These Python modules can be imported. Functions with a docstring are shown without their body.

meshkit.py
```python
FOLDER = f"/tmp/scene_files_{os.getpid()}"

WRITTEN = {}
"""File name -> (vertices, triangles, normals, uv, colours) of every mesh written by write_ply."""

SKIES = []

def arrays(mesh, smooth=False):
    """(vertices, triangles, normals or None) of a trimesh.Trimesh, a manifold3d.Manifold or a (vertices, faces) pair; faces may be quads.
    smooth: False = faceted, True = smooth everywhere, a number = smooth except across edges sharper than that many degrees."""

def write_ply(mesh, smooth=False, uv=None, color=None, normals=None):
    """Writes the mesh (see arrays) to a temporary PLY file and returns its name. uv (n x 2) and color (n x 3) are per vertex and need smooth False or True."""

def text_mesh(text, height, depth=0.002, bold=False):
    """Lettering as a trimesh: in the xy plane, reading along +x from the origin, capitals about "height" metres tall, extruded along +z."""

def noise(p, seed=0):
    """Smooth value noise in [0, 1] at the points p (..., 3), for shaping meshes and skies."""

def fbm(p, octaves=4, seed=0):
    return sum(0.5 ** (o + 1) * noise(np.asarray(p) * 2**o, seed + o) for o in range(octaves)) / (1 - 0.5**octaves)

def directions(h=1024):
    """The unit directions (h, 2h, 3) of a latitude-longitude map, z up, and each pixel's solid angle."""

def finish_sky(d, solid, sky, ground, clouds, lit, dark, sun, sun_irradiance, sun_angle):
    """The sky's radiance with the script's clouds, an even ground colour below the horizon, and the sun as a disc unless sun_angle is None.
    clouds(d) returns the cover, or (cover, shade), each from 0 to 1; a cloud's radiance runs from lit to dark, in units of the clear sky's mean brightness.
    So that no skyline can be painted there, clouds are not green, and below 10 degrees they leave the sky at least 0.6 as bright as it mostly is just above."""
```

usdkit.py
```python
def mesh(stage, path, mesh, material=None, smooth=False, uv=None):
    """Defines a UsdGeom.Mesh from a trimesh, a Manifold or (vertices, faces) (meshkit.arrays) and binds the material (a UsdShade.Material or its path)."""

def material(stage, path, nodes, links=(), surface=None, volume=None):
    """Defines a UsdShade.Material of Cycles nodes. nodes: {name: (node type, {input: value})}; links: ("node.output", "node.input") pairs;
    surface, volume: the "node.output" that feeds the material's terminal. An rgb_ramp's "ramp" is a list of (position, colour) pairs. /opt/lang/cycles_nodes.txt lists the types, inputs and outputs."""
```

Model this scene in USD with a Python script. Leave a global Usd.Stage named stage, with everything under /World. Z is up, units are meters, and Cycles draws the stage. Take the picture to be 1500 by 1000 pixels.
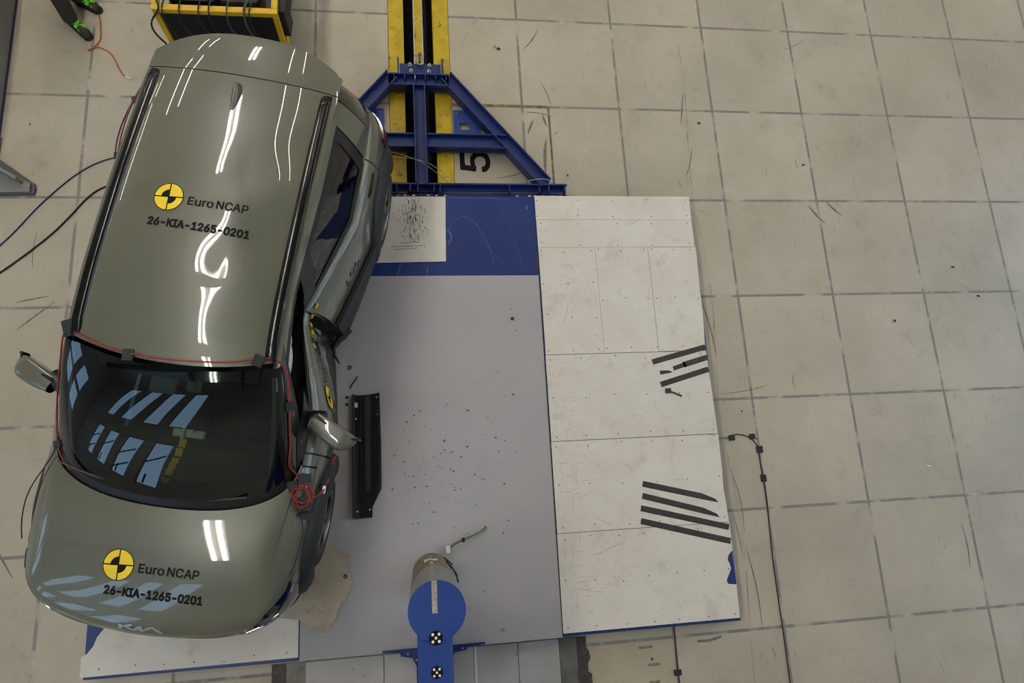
import math
import numpy as np, trimesh, usdkit, meshkit
from pxr import Usd, UsdGeom, UsdShade, UsdLux, Gf, Sdf
from scipy.interpolate import CubicSpline, PchipInterpolator, Akima1DInterpolator, LinearNDInterpolator
from shapely.geometry import Polygon, box as sbox, Point, LineString
from shapely.ops import unary_union

stage = Usd.Stage.CreateInMemory()
UsdGeom.Xform.Define(stage, '/World')
UsdGeom.Scope.Define(stage, '/World/Looks')
rng = np.random.default_rng(7)

# ------------------------------------------------------------------ camera, exposure, lights
CAM = np.array([-1.08494, -4.72817, 5.77118])
RIGHT = np.array([0.98961717, -0.0571165, 0.13189227])
DOWN = np.array([-0.02571924, -0.9732099, -0.2284754])
FWD = np.array([0.14140858, 0.22271101, -0.96457422])
cam = UsdGeom.Camera.Define(stage, '/World/camera')
cam.CreateHorizontalApertureAttr(36.0)
cam.CreateVerticalApertureAttr(24.0)
cam.CreateFocalLengthAttr(23.131)
cam.CreateClippingRangeAttr(Gf.Vec2f(0.05, 200.0))
cam.CreateExposureAttr(0.06)
_m = Gf.Matrix4d(*[float(x) for x in (*RIGHT, 0, *(-DOWN), 0, *(-FWD), 0, *CAM, 1)])
cam.AddTransformOp().Set(_m)
TUBE_POWER = 30.0         # emission of the fluorescent tubes
LAMP_POWER = 50.0         # emission of the two bright work lights
DAY = np.array([0.42, 0.68, 1.0]) * 3.1   # daylight behind the window panes

# ------------------------------------------------------------------ helpers
def lin(c):
    c = np.asarray(c, float) / 255.0
    return np.where(c <= 0.04045, c / 12.92, ((c + 0.055) / 1.055) ** 2.4)

_names = {}
def numbered(parent, name):
    k = (parent, name); n = _names.get(k, 0); _names[k] = n + 1
    return name if n == 0 else f'{name}_{n:03d}'

def tag(prim, label=None, cat=None, group=None, kind=None):
    for k, v in (('label', label), ('category', cat), ('group', group), ('kind', kind)):
        if v: prim.SetCustomDataByKey(k, v)

class Thing:
    def __init__(s, name, label, cat, loc=(0, 0, 0), group=None, rot=None, kind=None, local=False):
        s.path = '/World/' + numbered('/World', name)
        s.loc = np.asarray(loc, float); s.local = local
        x = UsdGeom.Xform.Define(stage, s.path)
        x.AddTranslateOp().Set(Gf.Vec3d(*map(float, s.loc)))
        if rot: x.AddRotateZOp().Set(float(rot))
        s.prim = x.GetPrim(); tag(s.prim, label, cat, group, kind)
    def part(s, name, mesh, mat, parent=None, smooth=30, label=None, kind=None):
        base = parent or s.path
        p = base + '/' + numbered(base, name)
        if not s.local:
            v, f, n = meshkit.arrays(mesh, False); mesh = (v - s.loc, f)
        m = usdkit.mesh(stage, p, mesh, M[mat], smooth=smooth)
        tag(m.GetPrim(), label, None, None, kind)
        return p

def single(name, mesh, mat, label, cat, group=None, smooth=30, kind=None):
    v, f, n = meshkit.arrays(mesh, False)
    c = np.array([(v[:, 0].min() + v[:, 0].max()) / 2, (v[:, 1].min() + v[:, 1].max()) / 2, v[:, 2].min()])
    p = '/World/' + numbered('/World', name)
    m = usdkit.mesh(stage, p, (v - c, f), M[mat], smooth=smooth)
    m.AddTranslateOp().Set(Gf.Vec3d(*map(float, c)))
    tag(m.GetPrim(), label, cat, group, kind)
    return p

def cat_(*ms):
    vs, fs, n = [], [], 0
    for m in ms:
        v, f, _ = meshkit.arrays(m, False)
        vs.append(v); fs.append(f + n); n += len(v)
    return np.vstack(vs), np.vstack(fs)

def bx(x0, x1, y0, y1, z0, z1, b=0.0):
    if b <= 0:
        m = trimesh.creation.box([x1 - x0, y1 - y0, z1 - z0]); m.apply_translation([(x0 + x1) / 2, (y0 + y1) / 2, (z0 + z1) / 2])
        return m
    pts = []
    for sx in (0, 1):
        for sy in (0, 1):
            for sz in (0, 1):
                c = np.array([x1 if sx else x0, y1 if sy else y0, z1 if sz else z0]); s = np.array([1 if sx else -1, 1 if sy else -1, 1 if sz else -1])
                for k in range(3):
                    o = b * s; o[k] = 0; pts.append(c - o)
    return trimesh.convex.convex_hull(np.array(pts))

def poly(pts, z0, z1):
    p = pts if hasattr(pts, 'geom_type') else Polygon(pts)
    if not p.is_valid: p = p.buffer(0)
    gs = getattr(p, 'geoms', [p]); out = []
    for g in gs:
        m = trimesh.creation.extrude_polygon(g, z1 - z0, engine='earcut'); m.apply_translation([0, 0, z0]); out.append(m)
    return trimesh.util.concatenate(out)

def cyl(p, r, h, n=20, r2=None, axis='z'):
    """closed cylinder or cone frustum with base centre p along +axis"""
    r2 = r if r2 is None else r2
    a = np.arange(n) * 2 * np.pi / n
    c, s = np.cos(a), np.sin(a)
    v = np.vstack([np.c_[r * c, r * s, 0 * a], np.c_[r2 * c, r2 * s, 0 * a + h], [[0, 0, 0], [0, 0, h]]])
    i = np.arange(n); j = (i + 1) % n
    f = np.vstack([np.c_[i, j, n + j], np.c_[i, n + j, n + i], np.c_[j, i, 0 * i + 2 * n], np.c_[n + i, n + j, 0 * i + 2 * n + 1]])
    if axis == 'x': v = v[:, [2, 0, 1]]
    if axis == 'y': v = v[:, [1, 2, 0]]
    return trimesh.Trimesh(v + np.asarray(p), f, process=False)

def tube(points, r, n=8, res=None):
    p = np.asarray(points, float)
    if res:
        d = np.r_[0, np.cumsum(np.linalg.norm(np.diff(p, axis=0), axis=1))]
        p = CubicSpline(d, p)(np.linspace(0, d[-1], res))
    t = np.gradient(p, axis=0); t /= np.linalg.norm(t, axis=1, keepdims=True) + 1e-12
    up = np.where(np.abs(t[:, 2:]) < 0.9, [0, 0, 1.0], [1.0, 0, 0])
    a = np.cross(t, up); a /= np.linalg.norm(a, axis=1, keepdims=True) + 1e-12
    b = np.cross(t, a); ang = np.arange(n) * 2 * np.pi / n
    rr = np.broadcast_to(r, (len(p),))[:, None, None]
    v = (p[:, None] + rr * (np.cos(ang)[None, :, None] * a[:, None] + np.sin(ang)[None, :, None] * b[:, None])).reshape(-1, 3)
    i, j = np.meshgrid(np.arange(len(p) - 1), np.arange(n), indexing='ij')
    q = np.stack([i * n + j, i * n + (j + 1) % n, (i + 1) * n + (j + 1) % n, (i + 1) * n + j], -1).reshape(-1, 4)[:, ::-1]
    k0, k1 = len(v), len(v) + 1
    v = np.vstack([v, p[:1], p[-1:]]); j = np.arange(n); e = (len(p) - 1) * n
    f = np.vstack([q[:, [0, 1, 2]], q[:, [0, 2, 3]], np.c_[j, (j + 1) % n, 0 * j + k0], np.c_[e + (j + 1) % n, e + j, 0 * j + k1]])
    m = trimesh.Trimesh(v, f, process=False)
    if m.volume < 0: m.invert()
    return m

def lathe(prof, n=48):
    """prof: (r, h) closed loop or open; around z"""
    prof = np.asarray(prof, float); a = np.arange(n) * 2 * np.pi / n; k = len(prof)
    v = np.stack([prof[None, :, 0] * np.cos(a)[:, None], prof[None, :, 0] * np.sin(a)[:, None], np.broadcast_to(prof[:, 1], (n, k))], -1).reshape(-1, 3)
    i, j = np.meshgrid(np.arange(n), np.arange(k - 1), indexing='ij')
    q = np.stack([i * k + j, ((i + 1) % n) * k + j, ((i + 1) % n) * k + j + 1, i * k + j + 1], -1).reshape(-1, 4)
    return trimesh.Trimesh(v, np.vstack([q[:, [0, 1, 2]], q[:, [0, 2, 3]]]), process=False)

def along(p0, p1, prof_boxes, z0):
    """boxes (across0, across1, za, zb) swept in a straight line from p0 to p1 (plan)"""
    p0, p1 = np.asarray(p0, float), np.asarray(p1, float); d = p1 - p0; L = np.linalg.norm(d); d /= L; nrm = np.array([-d[1], d[0]])
    out = []
    for a0, a1, za, zb, *ends in prof_boxes:
        e0, e1 = ends if ends else (0, 0)
        m = trimesh.creation.box([L + e0 + e1, a1 - a0, zb - za]); v = m.vertices
        m.vertices = np.c_[(p0 + d * ((L + e1 - e0) / 2))[None] + v[:, :1] * d + (v[:, 1:2] + (a0 + a1) / 2) * nrm, v[:, 2] + (za + zb) / 2 + z0]
        out.append(m)
    return trimesh.util.concatenate(out)

def channel(p0, p1, w, h, z0, t=0.012, e=(0, 0)):
    """rolled steel beam lying on its side: a web between two upright flanges"""
    return along(p0, p1, [(-w / 2, -w / 2 + t, 0, h, *e), (w / 2 - t, w / 2, 0, h, *e), (-w / 2, w / 2, h * 0.45, h * 0.45 + t, *e)], z0)

# ------------------------------------------------------------------ materials
M = {}
def mat(name, c, rough=0.5, metal=0.0, c2=None, scale=6.0, detail=5.0, lo=0.35, hi=0.65, coat=0.0, spec=0.5, bump=0.0, bscale=60.0, stretch=None,
        dirt=None, dscale=18.0, dlo=0.62, dhi=0.72, damt=0.8, emit=None, power=0, rand=0.0, rough2=None, coat_rough=0.03):
    c = lin(c); n = {'p': ('principled_bsdf', {'base_color': c, 'roughness': rough, 'metallic': metal, 'coat_weight': coat, 'coat_roughness': coat_rough, 'specular_ior_level': spec})}
    L = []
    if c2 is not None or dirt is not None or bump or rand:
        n['g'] = ('geometry', {}); src = 'g.position'
        if stretch is not None:
            n['mp'] = ('mapping', {'scale': stretch}); L.append(('g.position', 'mp.vector')); src = 'mp.vector'
    cur = None
    if c2 is not None:
        n['n'] = ('noise_texture', {'scale': scale, 'detail': detail, 'roughness': 0.6}); n['r'] = ('rgb_ramp', {'ramp': [(lo, c), (hi, lin(c2))]})
        L += [(src, 'n.vector'), ('n.fac', 'r.fac')]; cur = 'r.color'
    if rand:
        n['oi'] = ('object_info', {}); n['rm'] = ('map_range', {'from_min': 0.0, 'from_max': 1.0, 'to_min': 1 - rand, 'to_max': 1 + rand})
        n['rx'] = ('hsv', {'color': c}); L += [('oi.random', 'rm.value'), ('rm.result', 'rx.value')]
        if cur: L.append((cur, 'rx.color'))
        cur = 'rx.color'
    if dirt is not None:
        n['dn'] = ('noise_texture', {'scale': dscale, 'detail': 8.0, 'roughness': 0.65}); n['dr'] = ('rgb_ramp', {'ramp': [(dlo, (0, 0, 0)), (dhi, (damt,) * 3)]})
        n['dx'] = ('mix_color', {'a': c, 'b': lin(dirt)}); L += [(src, 'dn.vector'), ('dn.fac', 'dr.fac'), ('dr.color', 'dx.fac')]
        if cur: L.append((cur, 'dx.a'))
        cur = 'dx.result'
    if cur: L.append((cur, 'p.base_color'))
    if bump:
        n['bn'] = ('noise_texture', {'scale': bscale, 'detail': 4.0}); n['b'] = ('bump', {'strength': bump, 'distance': 0.01}); L += [(src, 'bn.vector'), ('bn.fac', 'b.height'), ('b.normal', 'p.normal')]
    if emit is not None:
        n['p'][1]['emission_color'] = lin(emit); n['p'][1]['emission_strength'] = power
    M[name] = usdkit.material(stage, '/World/Looks/' + name, n, L, surface='p.BSDF')

def emitter(name, color, strength):
    M[name] = usdkit.material(stage, '/World/Looks/' + name, {'e': ('emission', {'color': color, 'strength': strength})}, [], surface='e.emission')

def floor_mat(name, a, b, dirt, rough=0.36, wear=0.0):
    n = {'g': ('geometry', {}),
         'n1': ('noise_texture', {'scale': 0.9, 'detail': 7.0, 'roughness': 0.62}), 'r1': ('rgb_ramp', {'ramp': [(0.36, lin(a)), (0.64, lin(b))]}),
         'n2': ('noise_texture', {'scale': 3.3, 'detail': 9.0, 'roughness': 0.68}), 'r2': ('rgb_ramp', {'ramp': [(0.56, (0, 0, 0)), (0.74, (0.38,) * 3), (0.82, (0.7,) * 3)]}),
         'x2': ('mix_color', {'b': lin(dirt)}),
         'n3': ('noise_texture', {'scale': 34.0, 'detail': 5.0, 'roughness': 0.7}), 'r3': ('rgb_ramp', {'ramp': [(0.66, (0, 0, 0)), (0.74, (0.5,) * 3)]}),
         'x3': ('mix_color', {'b': lin((112, 100, 84))}),
         'mp4': ('mapping', {'scale': (46.0, 5.0, 1.0), 'rotation': (0, 0, 0.22)}), 'n4': ('noise_texture', {'scale': 1.0, 'detail': 3.0, 'roughness': 0.6}), 'r4': ('rgb_ramp', {'ramp': [(0.665, (0, 0, 0)), (0.72, (0.5,) * 3)]}), 'x4': ('mix_color', {'b': lin((118, 107, 92))}),
         'oi': ('object_info', {}), 'rm': ('map_range', {'to_min': 0.955, 'to_max': 1.045}), 'hv': ('hsv', {}),
         'rr': ('rgb_ramp', {'ramp': [(0.3, (rough - 0.06,) * 3), (0.7, (rough + 0.1,) * 3)]}),
         'bn': ('noise_texture', {'scale': 9.0, 'detail': 4.0}), 'bp': ('bump', {'strength': 0.04, 'distance': 0.02}),
         'p': ('principled_bsdf', {'specular_ior_level': 0.5})}
    L = [('g.position', 'n1.vector'), ('n1.fac', 'r1.fac'), ('g.position', 'n2.vector'), ('n2.fac', 'r2.fac'), ('r2.color', 'x2.fac'), ('r1.color', 'x2.a'),
         ('g.position', 'n3.vector'), ('n3.fac', 'r3.fac'), ('r3.color', 'x3.fac'), ('x2.result', 'x3.a'),
         ('oi.random', 'rm.value'), ('rm.result', 'hv.value'), ('g.position', 'mp4.vector'), ('mp4.vector', 'n4.vector'), ('n4.fac', 'r4.fac'), ('r4.color', 'x4.fac'), ('x3.result', 'x4.a'), ('x4.result', 'hv.color'), ('hv.color', 'p.base_color'),
         ('n2.fac', 'rr.fac'), ('rr.color', 'p.roughness'), ('g.position', 'bn.vector'), ('bn.fac', 'bp.height'), ('bp.normal', 'p.normal')]
    M[name] = usdkit.material(stage, '/World/Looks/' + name, n, L, surface='p.BSDF')

floor_mat('concrete', (168, 159, 140), (185, 175, 156), (135, 122, 101))
floor_mat('concrete_dirty', (162, 151, 129), (178, 167, 145), (116, 101, 78))
mat('joint_line', (130, 125, 119), 0.6, c2=(182, 172, 154), scale=3.0, detail=6, lo=0.50, hi=0.62)
mat('rust_joint', (96, 72, 52), 0.8, c2=(150, 130, 102), scale=14)
mat('scuff_dark', (96, 87, 76), 0.7, c2=(140, 130, 114), scale=30)
mat('scuff_light', (140, 129, 112), 0.7, c2=(168, 158, 140), scale=30)
mat('scuff_tyre', (84, 72, 60), 0.8)
mat('scratch_pale', (96, 108, 138), 0.6, c2=(52, 70, 116), scale=40)
mat('board_rub', (196, 188, 174), 0.7, c2=(184, 173, 155), scale=30)
mat('track_yellow', (200, 170, 18), 0.5, c2=(178, 148, 16), scale=8, dirt=(62, 52, 24), dscale=11, dlo=0.58, dhi=0.68, damt=0.85)
mat('cart_yellow', (214, 170, 20), 0.45, dirt=(90, 70, 20), dscale=14, dlo=0.66, dhi=0.76)
mat('pit_black', (12, 11, 11), 0.8)
mat('plate_grey', (186, 182, 176), 0.42, c2=(172, 167, 160), scale=2.5, dirt=(112, 100, 88), dscale=24, dlo=0.64, dhi=0.7, damt=0.7)
mat('plate_steel', (128, 124, 116), 0.4, metal=0.3, c2=(96, 92, 84), scale=6)
mat('steel_dark', (50, 45, 41), 0.55, c2=(78, 68, 58), scale=22)
mat('sled_blue', (15, 42, 104), 0.42, c2=(18, 47, 112), scale=3, dirt=(120, 128, 146), dscale=26, dlo=0.69, dhi=0.75, damt=0.55)
mat('frame_blue', (13, 36, 96), 0.42, c2=(18, 43, 106), scale=5, dirt=(104, 112, 132), dscale=30, dlo=0.70, dhi=0.78, damt=0.45)
mat('pole_blue', (28, 62, 134), 0.5, c2=(25, 57, 127), scale=4)
mat('board_dirt', (188, 174, 154), 0.8)
mat('board_back', (128, 124, 116), 0.8)
mat('board_white', (224, 217, 207), 0.62, c2=(217, 208, 195), scale=3, dirt=(172, 158, 136), dscale=5, dlo=0.56, dhi=0.74, damt=0.45, rand=0.02)
mat('mat_white', (214, 209, 199), 0.6, c2=(202, 195, 182), scale=4, dirt=(92, 76, 60), dscale=9, dlo=0.6, dhi=0.8, damt=0.6)
mat('mat_torn', (188, 176, 156), 0.65, c2=(168, 154, 132), scale=5, dirt=(110, 94, 74), dscale=12, dlo=0.58, dhi=0.74, damt=0.6)
mat('sheet_grey', (172, 168, 170), 0.11, c2=(176, 171, 170), scale=1.5, dirt=(112, 110, 112), dscale=40, dlo=0.72, dhi=0.76, damt=0.6, spec=1.0)
mat('tape_black', (44, 41, 39), 0.5, c2=(56, 52, 49), scale=20)
mat('gaffer', (36, 36, 38), 0.75)
mat('plastic_black', (17, 17, 18), 0.42, bump=0.1, bscale=200)
mat('trim_black', (14, 14, 15), 0.36, bump=0.05, bscale=260)
mat('cladding', (40, 41, 40), 0.6, bump=0.08, bscale=300)
mat('rail_black', (8, 8, 9), 0.16, spec=0.45)
mat('gloss_black', (8, 8, 9), 0.08, coat=1.0)
mat('rubber', (30, 30, 31), 0.7)
mat('tyre', (38, 38, 38), 0.72, c2=(48, 47, 45), scale=18)
mat('rim_dark', (36, 38, 41), 0.35, metal=0.2)
mat('rim_alloy', (128, 128, 124), 0.3, metal=0.75)
mat('paint', (94, 94, 78), 0.3, coat=1.0, coat_rough=0.015, spec=0.5)
mat('paint_dim', (70, 72, 66), 0.5)
mat('bolt_steel', (196, 190, 176), 0.28, metal=0.9)
mat('chrome', (214, 218, 224), 0.08, metal=1.0)
mat('emblem', (196, 210, 222), 0.14, metal=0.85)
mat('text_black', (7, 7, 7), 0.6, spec=0.2)
mat('target_yellow', (242, 206, 22), 0.45)
mat('sticker_yellow', (224, 196, 22), 0.5)
mat('sticker_white', (232, 230, 224), 0.5)
mat('white_plastic', (216, 213, 204), 0.5)
mat('airbag', (205, 203, 196), 0.8)
mat('interior', (20, 21, 21), 0.8)
mat('seat_cloth', (54, 57, 55), 0.9)
mat('pillar_trim', (128, 134, 124), 0.7)
mat('dash', (54, 60, 56), 0.6)
mat('wire_red', (138, 34, 22), 0.45)
mat('wire_orange', (186, 84, 34), 0.5)
mat('wire_black', (24, 22, 30), 0.5)
mat('wire_blue', (46, 42, 92), 0.5)
mat('wire_green', (58, 112, 48), 0.5, c2=(92, 132, 62), scale=30)
mat('tail_red', (190, 24, 18), 0.12, coat=1.0)
mat('grey_steel', (128, 126, 122), 0.5, c2=(118, 116, 112), scale=3)
mat('grey_steel_dark', (92, 92, 94), 0.5)
mat('trouser', (50, 47, 43), 0.9, c2=(52, 50, 48), scale=20)
mat('shoe', (66, 57, 48), 0.8, c2=(44, 40, 36), scale=40)
mat('neon_lace', (112, 224, 44), 0.6)
mat('jacket', (44, 46, 52), 0.9)
mat('skin', (196, 150, 124), 0.55)
mat('hair', (52, 38, 28), 0.8)
mat('pole_foil', (150, 152, 152), 0.34, metal=0.35, c2=(126, 124, 118), scale=9, dirt=(128, 98, 66), dscale=6, dlo=0.60, dhi=0.7, damt=0.6)
mat('pole_smear', (134, 108, 84), 0.6, c2=(112, 110, 92), scale=14, dirt=(196, 170, 60), dscale=22, dlo=0.62, dhi=0.7)
mat('paper_strip', (176, 172, 160), 0.7, c2=(128, 122, 110), scale=40)
mat('chip_dark', (26, 25, 28), 0.5)
mat('chip_grey', (70, 70, 70), 0.5)
mat('glass_chip', (190, 200, 198), 0.15, spec=0.8)
mat('wall_paint', (196, 194, 188), 0.8, c2=(188, 186, 180), scale=0.6)
mat('ceiling_paint', (214, 213, 209), 0.85, c2=(206, 205, 201), scale=0.5)
mat('ceiling_beam', (86, 88, 92), 0.6)
mat('window_frame', (70, 74, 80), 0.5)
mat('lamp_body', (200, 200, 196), 0.5)
emitter('tube_light', (1.0, 0.92, 0.79), TUBE_POWER)
emitter('lamp_light', (1.0, 0.96, 0.88), LAMP_POWER)
emitter('daylight', tuple(DAY), 1.0)
# car glass: tinted see-through with a mirror gloss that grows with the angle
M['glass_car'] = usdkit.material(stage, '/World/Looks/glass_car', {
    'f': ('fresnel', {'IOR': 1.55}), 't': ('transparent_bsdf', {'color': (0.42, 0.50, 0.44)}), 'g': ('glossy_bsdf', {'color': (1, 1, 1), 'roughness': 0.0}),
    'x': ('mix_closure', {})}, [('f.fac', 'x.fac'), ('t.BSDF', 'x.closure1'), ('g.BSDF', 'x.closure2')], surface='x.closure')
M['glass_side'] = usdkit.material(stage, '/World/Looks/glass_side', {
    'f': ('fresnel', {'IOR': 1.55}), 't': ('transparent_bsdf', {'color': (0.34, 0.38, 0.38)}), 'g': ('glossy_bsdf', {'color': (1, 1, 1), 'roughness': 0.01}),
    'x': ('mix_closure', {})}, [('f.fac', 'x.fac'), ('t.BSDF', 'x.closure1'), ('g.BSDF', 'x.closure2')], surface='x.closure')


# ------------------------------------------------------------------ the hall: floor, walls, ceiling, lamps, windows
RX0, RX1, RY0, RY1, RZ = -17.0, 14.0, -10.0, 15.0, 13.2
TX0, TX1 = -1.302, -0.698                     # the rail pit in the floor
GX0, GX1, GY0, GY1 = -8, 9, -9, 4            # squares built one by one
PIT = sbox(TX0, -6.2, TX1, RY1 - 1)

F = Thing('floor', 'worn pale concrete hall floor marked out in one metre squares', None, kind='structure')
base = sbox(RX0, RY0, RX1, RY1).difference(PIT)
F.part('joint_bed', poly(base, -0.10, -0.0012), 'joint_line', label='dark joint lines between the floor squares')
pit = [bx(TX0, TX1, -6.2, RY1 - 1, -0.42, -0.40), bx(TX0 - 0.01, TX0, -6.2, RY1 - 1, -0.42, -0.02), bx(TX1, TX1 + 0.01, -6.2, RY1 - 1, -0.42, -0.02)]
F.part('pit_liner', cat_(*pit), 'pit_black', label='black pit under the yellow rails')
HX, HY0, HY1 = 0.262, -1.985, -1.0            # hatch east edge, south and north ends
g = 0.0125
hatch_gap = unary_union([sbox(HX - 0.008, HY0, HX + 0.010, HY1), sbox(TX1, HY1 - 0.016, HX, HY1 + 0.018)])
dirty = sbox(0.2, -7.3, 1.0, -5.7)
for i in range(GX0, GX1):
    for j in range(GY0, GY1):
        s = sbox(i + g, j + g, i + 1 - g, j + 1 - g).difference(PIT).difference(hatch_gap)
        for q in getattr(s, 'geoms', [s]):
            if q.area > 0.004:
                d = (i in (0, -4, -3) and j in (-7, -8))
                F.part('floor_square', poly(q, -0.06, 0.0), 'concrete_dirty' if d else 'concrete', smooth=False)
for q in (sbox(RX0, RY0, GX0, RY1), sbox(GX1, RY0, RX1, RY1), sbox(GX0, RY0, GX1, GY0), sbox(GX0, GY1, TX0, RY1), sbox(TX1, GY1, GX1, RY1), sbox(TX0, RY1 - 1, TX1, RY1)):
    F.part('floor_field', poly(q, -0.06, 0.0), 'concrete', smooth=False)
F.part('rust_seam', poly(hatch_gap, -0.03, -0.001), 'rust_joint', label='rusty seam around the floor hatch')
F.part('hatch_edge', bx(HX + 0.0105, HX + 0.014, HY0, HY1, -0.02, 0.003), 'plate_steel', label='thin bright steel edge of the floor hatch')

def mark(p0, p1, w, m='scuff_dark', taper=0.25, bend=0.0):
    p0, p1 = np.asarray(p0, float), np.asarray(p1, float); d = p1 - p0; L = np.linalg.norm(d); n = np.array([-d[1], d[0]]) / L
    k = np.linspace(0, 1, 7); c = p0 + d * k[:, None] + n * (bend * L * np.sin(np.pi * k))[:, None]
    ww = 0.36 * w * (taper + (1 - taper) * np.sin(np.pi * k) ** 0.7)
    F.part('scuff_mark', poly(np.vstack([c + n * ww[:, None], (c - n * ww[:, None])[::-1]]), 0.0002, 0.0009), m, smooth=False)
# the marks that can be told apart, then small ones
for a in [((1.70, -0.80), (1.64, -1.15), 0.022), ((1.72, -1.42), (1.62, -1.75), 0.016), ((1.62, -3.05), (1.70, -3.6), 0.02), ((1.60, -2.3), (1.63, -3.0), 0.014),
          ((1.70, -3.95), (2.2, -3.88), 0.012), ((3.9, -5.25), (3.9, -5.65), 0.016), ((0.05, -0.35), (0.22, -0.10), 0.018), ((0.02, -1.06), (0.30, -1.10), 0.014),
          ((0.20, -0.70), (0.30, -1.0), 0.012), ((0.10, -1.15), (0.04, -1.30), 0.035), ((0.20, -1.08), (0.24, -1.22), 0.03), ((0.22, -1.35), (0.19, -1.72), 0.045),
          ((-0.30, -1.78), (0.02, -1.70), 0.014), ((-4.35, -4.9), (-4.2, -5.15), 0.02), ((-4.4, -2.95), (-4.15, -2.9), 0.018), ((-4.38, -3.2), (-4.10, -2.95), 0.02),
          ((1.68, -4.6), (1.75, -5.2), 0.012), ((1.74, -5.3), (1.80, -6.0), 0.016), ((1.66, -5.0), (1.71, -5.4), 0.012), ((4.9, -4.7), (5.05, -4.5), 0.02),
          ((2.9, -2.05), (3.05, -2.25), 0.03), ((3.1, -2.0), (3.25, -2.16), 0.03), ((0.75, -6.2), (0.85, -6.2), 0.03), ((0.75, -6.33), (0.84, -6.33), 0.03), ((1.2, -6.05), (1.42, -6.03), 0.03), ((0.68, -6.06), (0.80, -6.06), 0.03)]:
    mark(*a, bend=float(rng.uniform(-.06, .06)), taper=.9 if a[0][1] < -5.9 else .25)
for k in range(95):
    x, y = rng.uniform(-5.2, 5.4), rng.uniform(-6.6, 0.4)
    if -3.7 < x < 1.6 and y < -1.9 or TX0 - .1 < x < TX1 + .1: continue
    a, L = rng.uniform(0, np.pi), rng.uniform(0.03, 0.16) * (2.2 if rng.random() < .15 else 1)
    if rng.random() < 0.55: a = np.pi / 2 + rng.normal(0, 0.25)
    mark((x, y), (x + L * math.cos(a), y + L * math.sin(a)), rng.uniform(0.004, 0.011), 'scuff_dark' if rng.random() < .25 else 'scuff_light', bend=rng.uniform(-.2, .2))
# long faint seam down the right of the sled
pts = np.c_[1.70 + 0.03 * np.sin(np.arange(12) * 1.7), np.linspace(-0.1, -6.9, 12)]
q = CubicSpline(np.linspace(0, 1, 12), pts)(np.linspace(0, 1, 60))
for k in range(0, 59):
    if rng.random() < .72: mark(q[k], q[k + 1], rng.uniform(.004, .011), 'scuff_light' if rng.random() < .7 else 'scuff_dark', taper=0.8)
five = meshkit.text_mesh('5', 0.275, 0.0008, bold=True)
v = five.vertices - [five.bounds[:, 0].mean(), five.bounds[:, 1].mean(), 0]
v[:, 0] *= 1.15
five.vertices = np.c_[-v[:, 1] - 0.495, v[:, 0] - 1.605, v[:, 2] + 0.0006]
F.part('floor_number', five, 'text_black', smooth=False, label='black number 5 painted on the floor')

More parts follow.
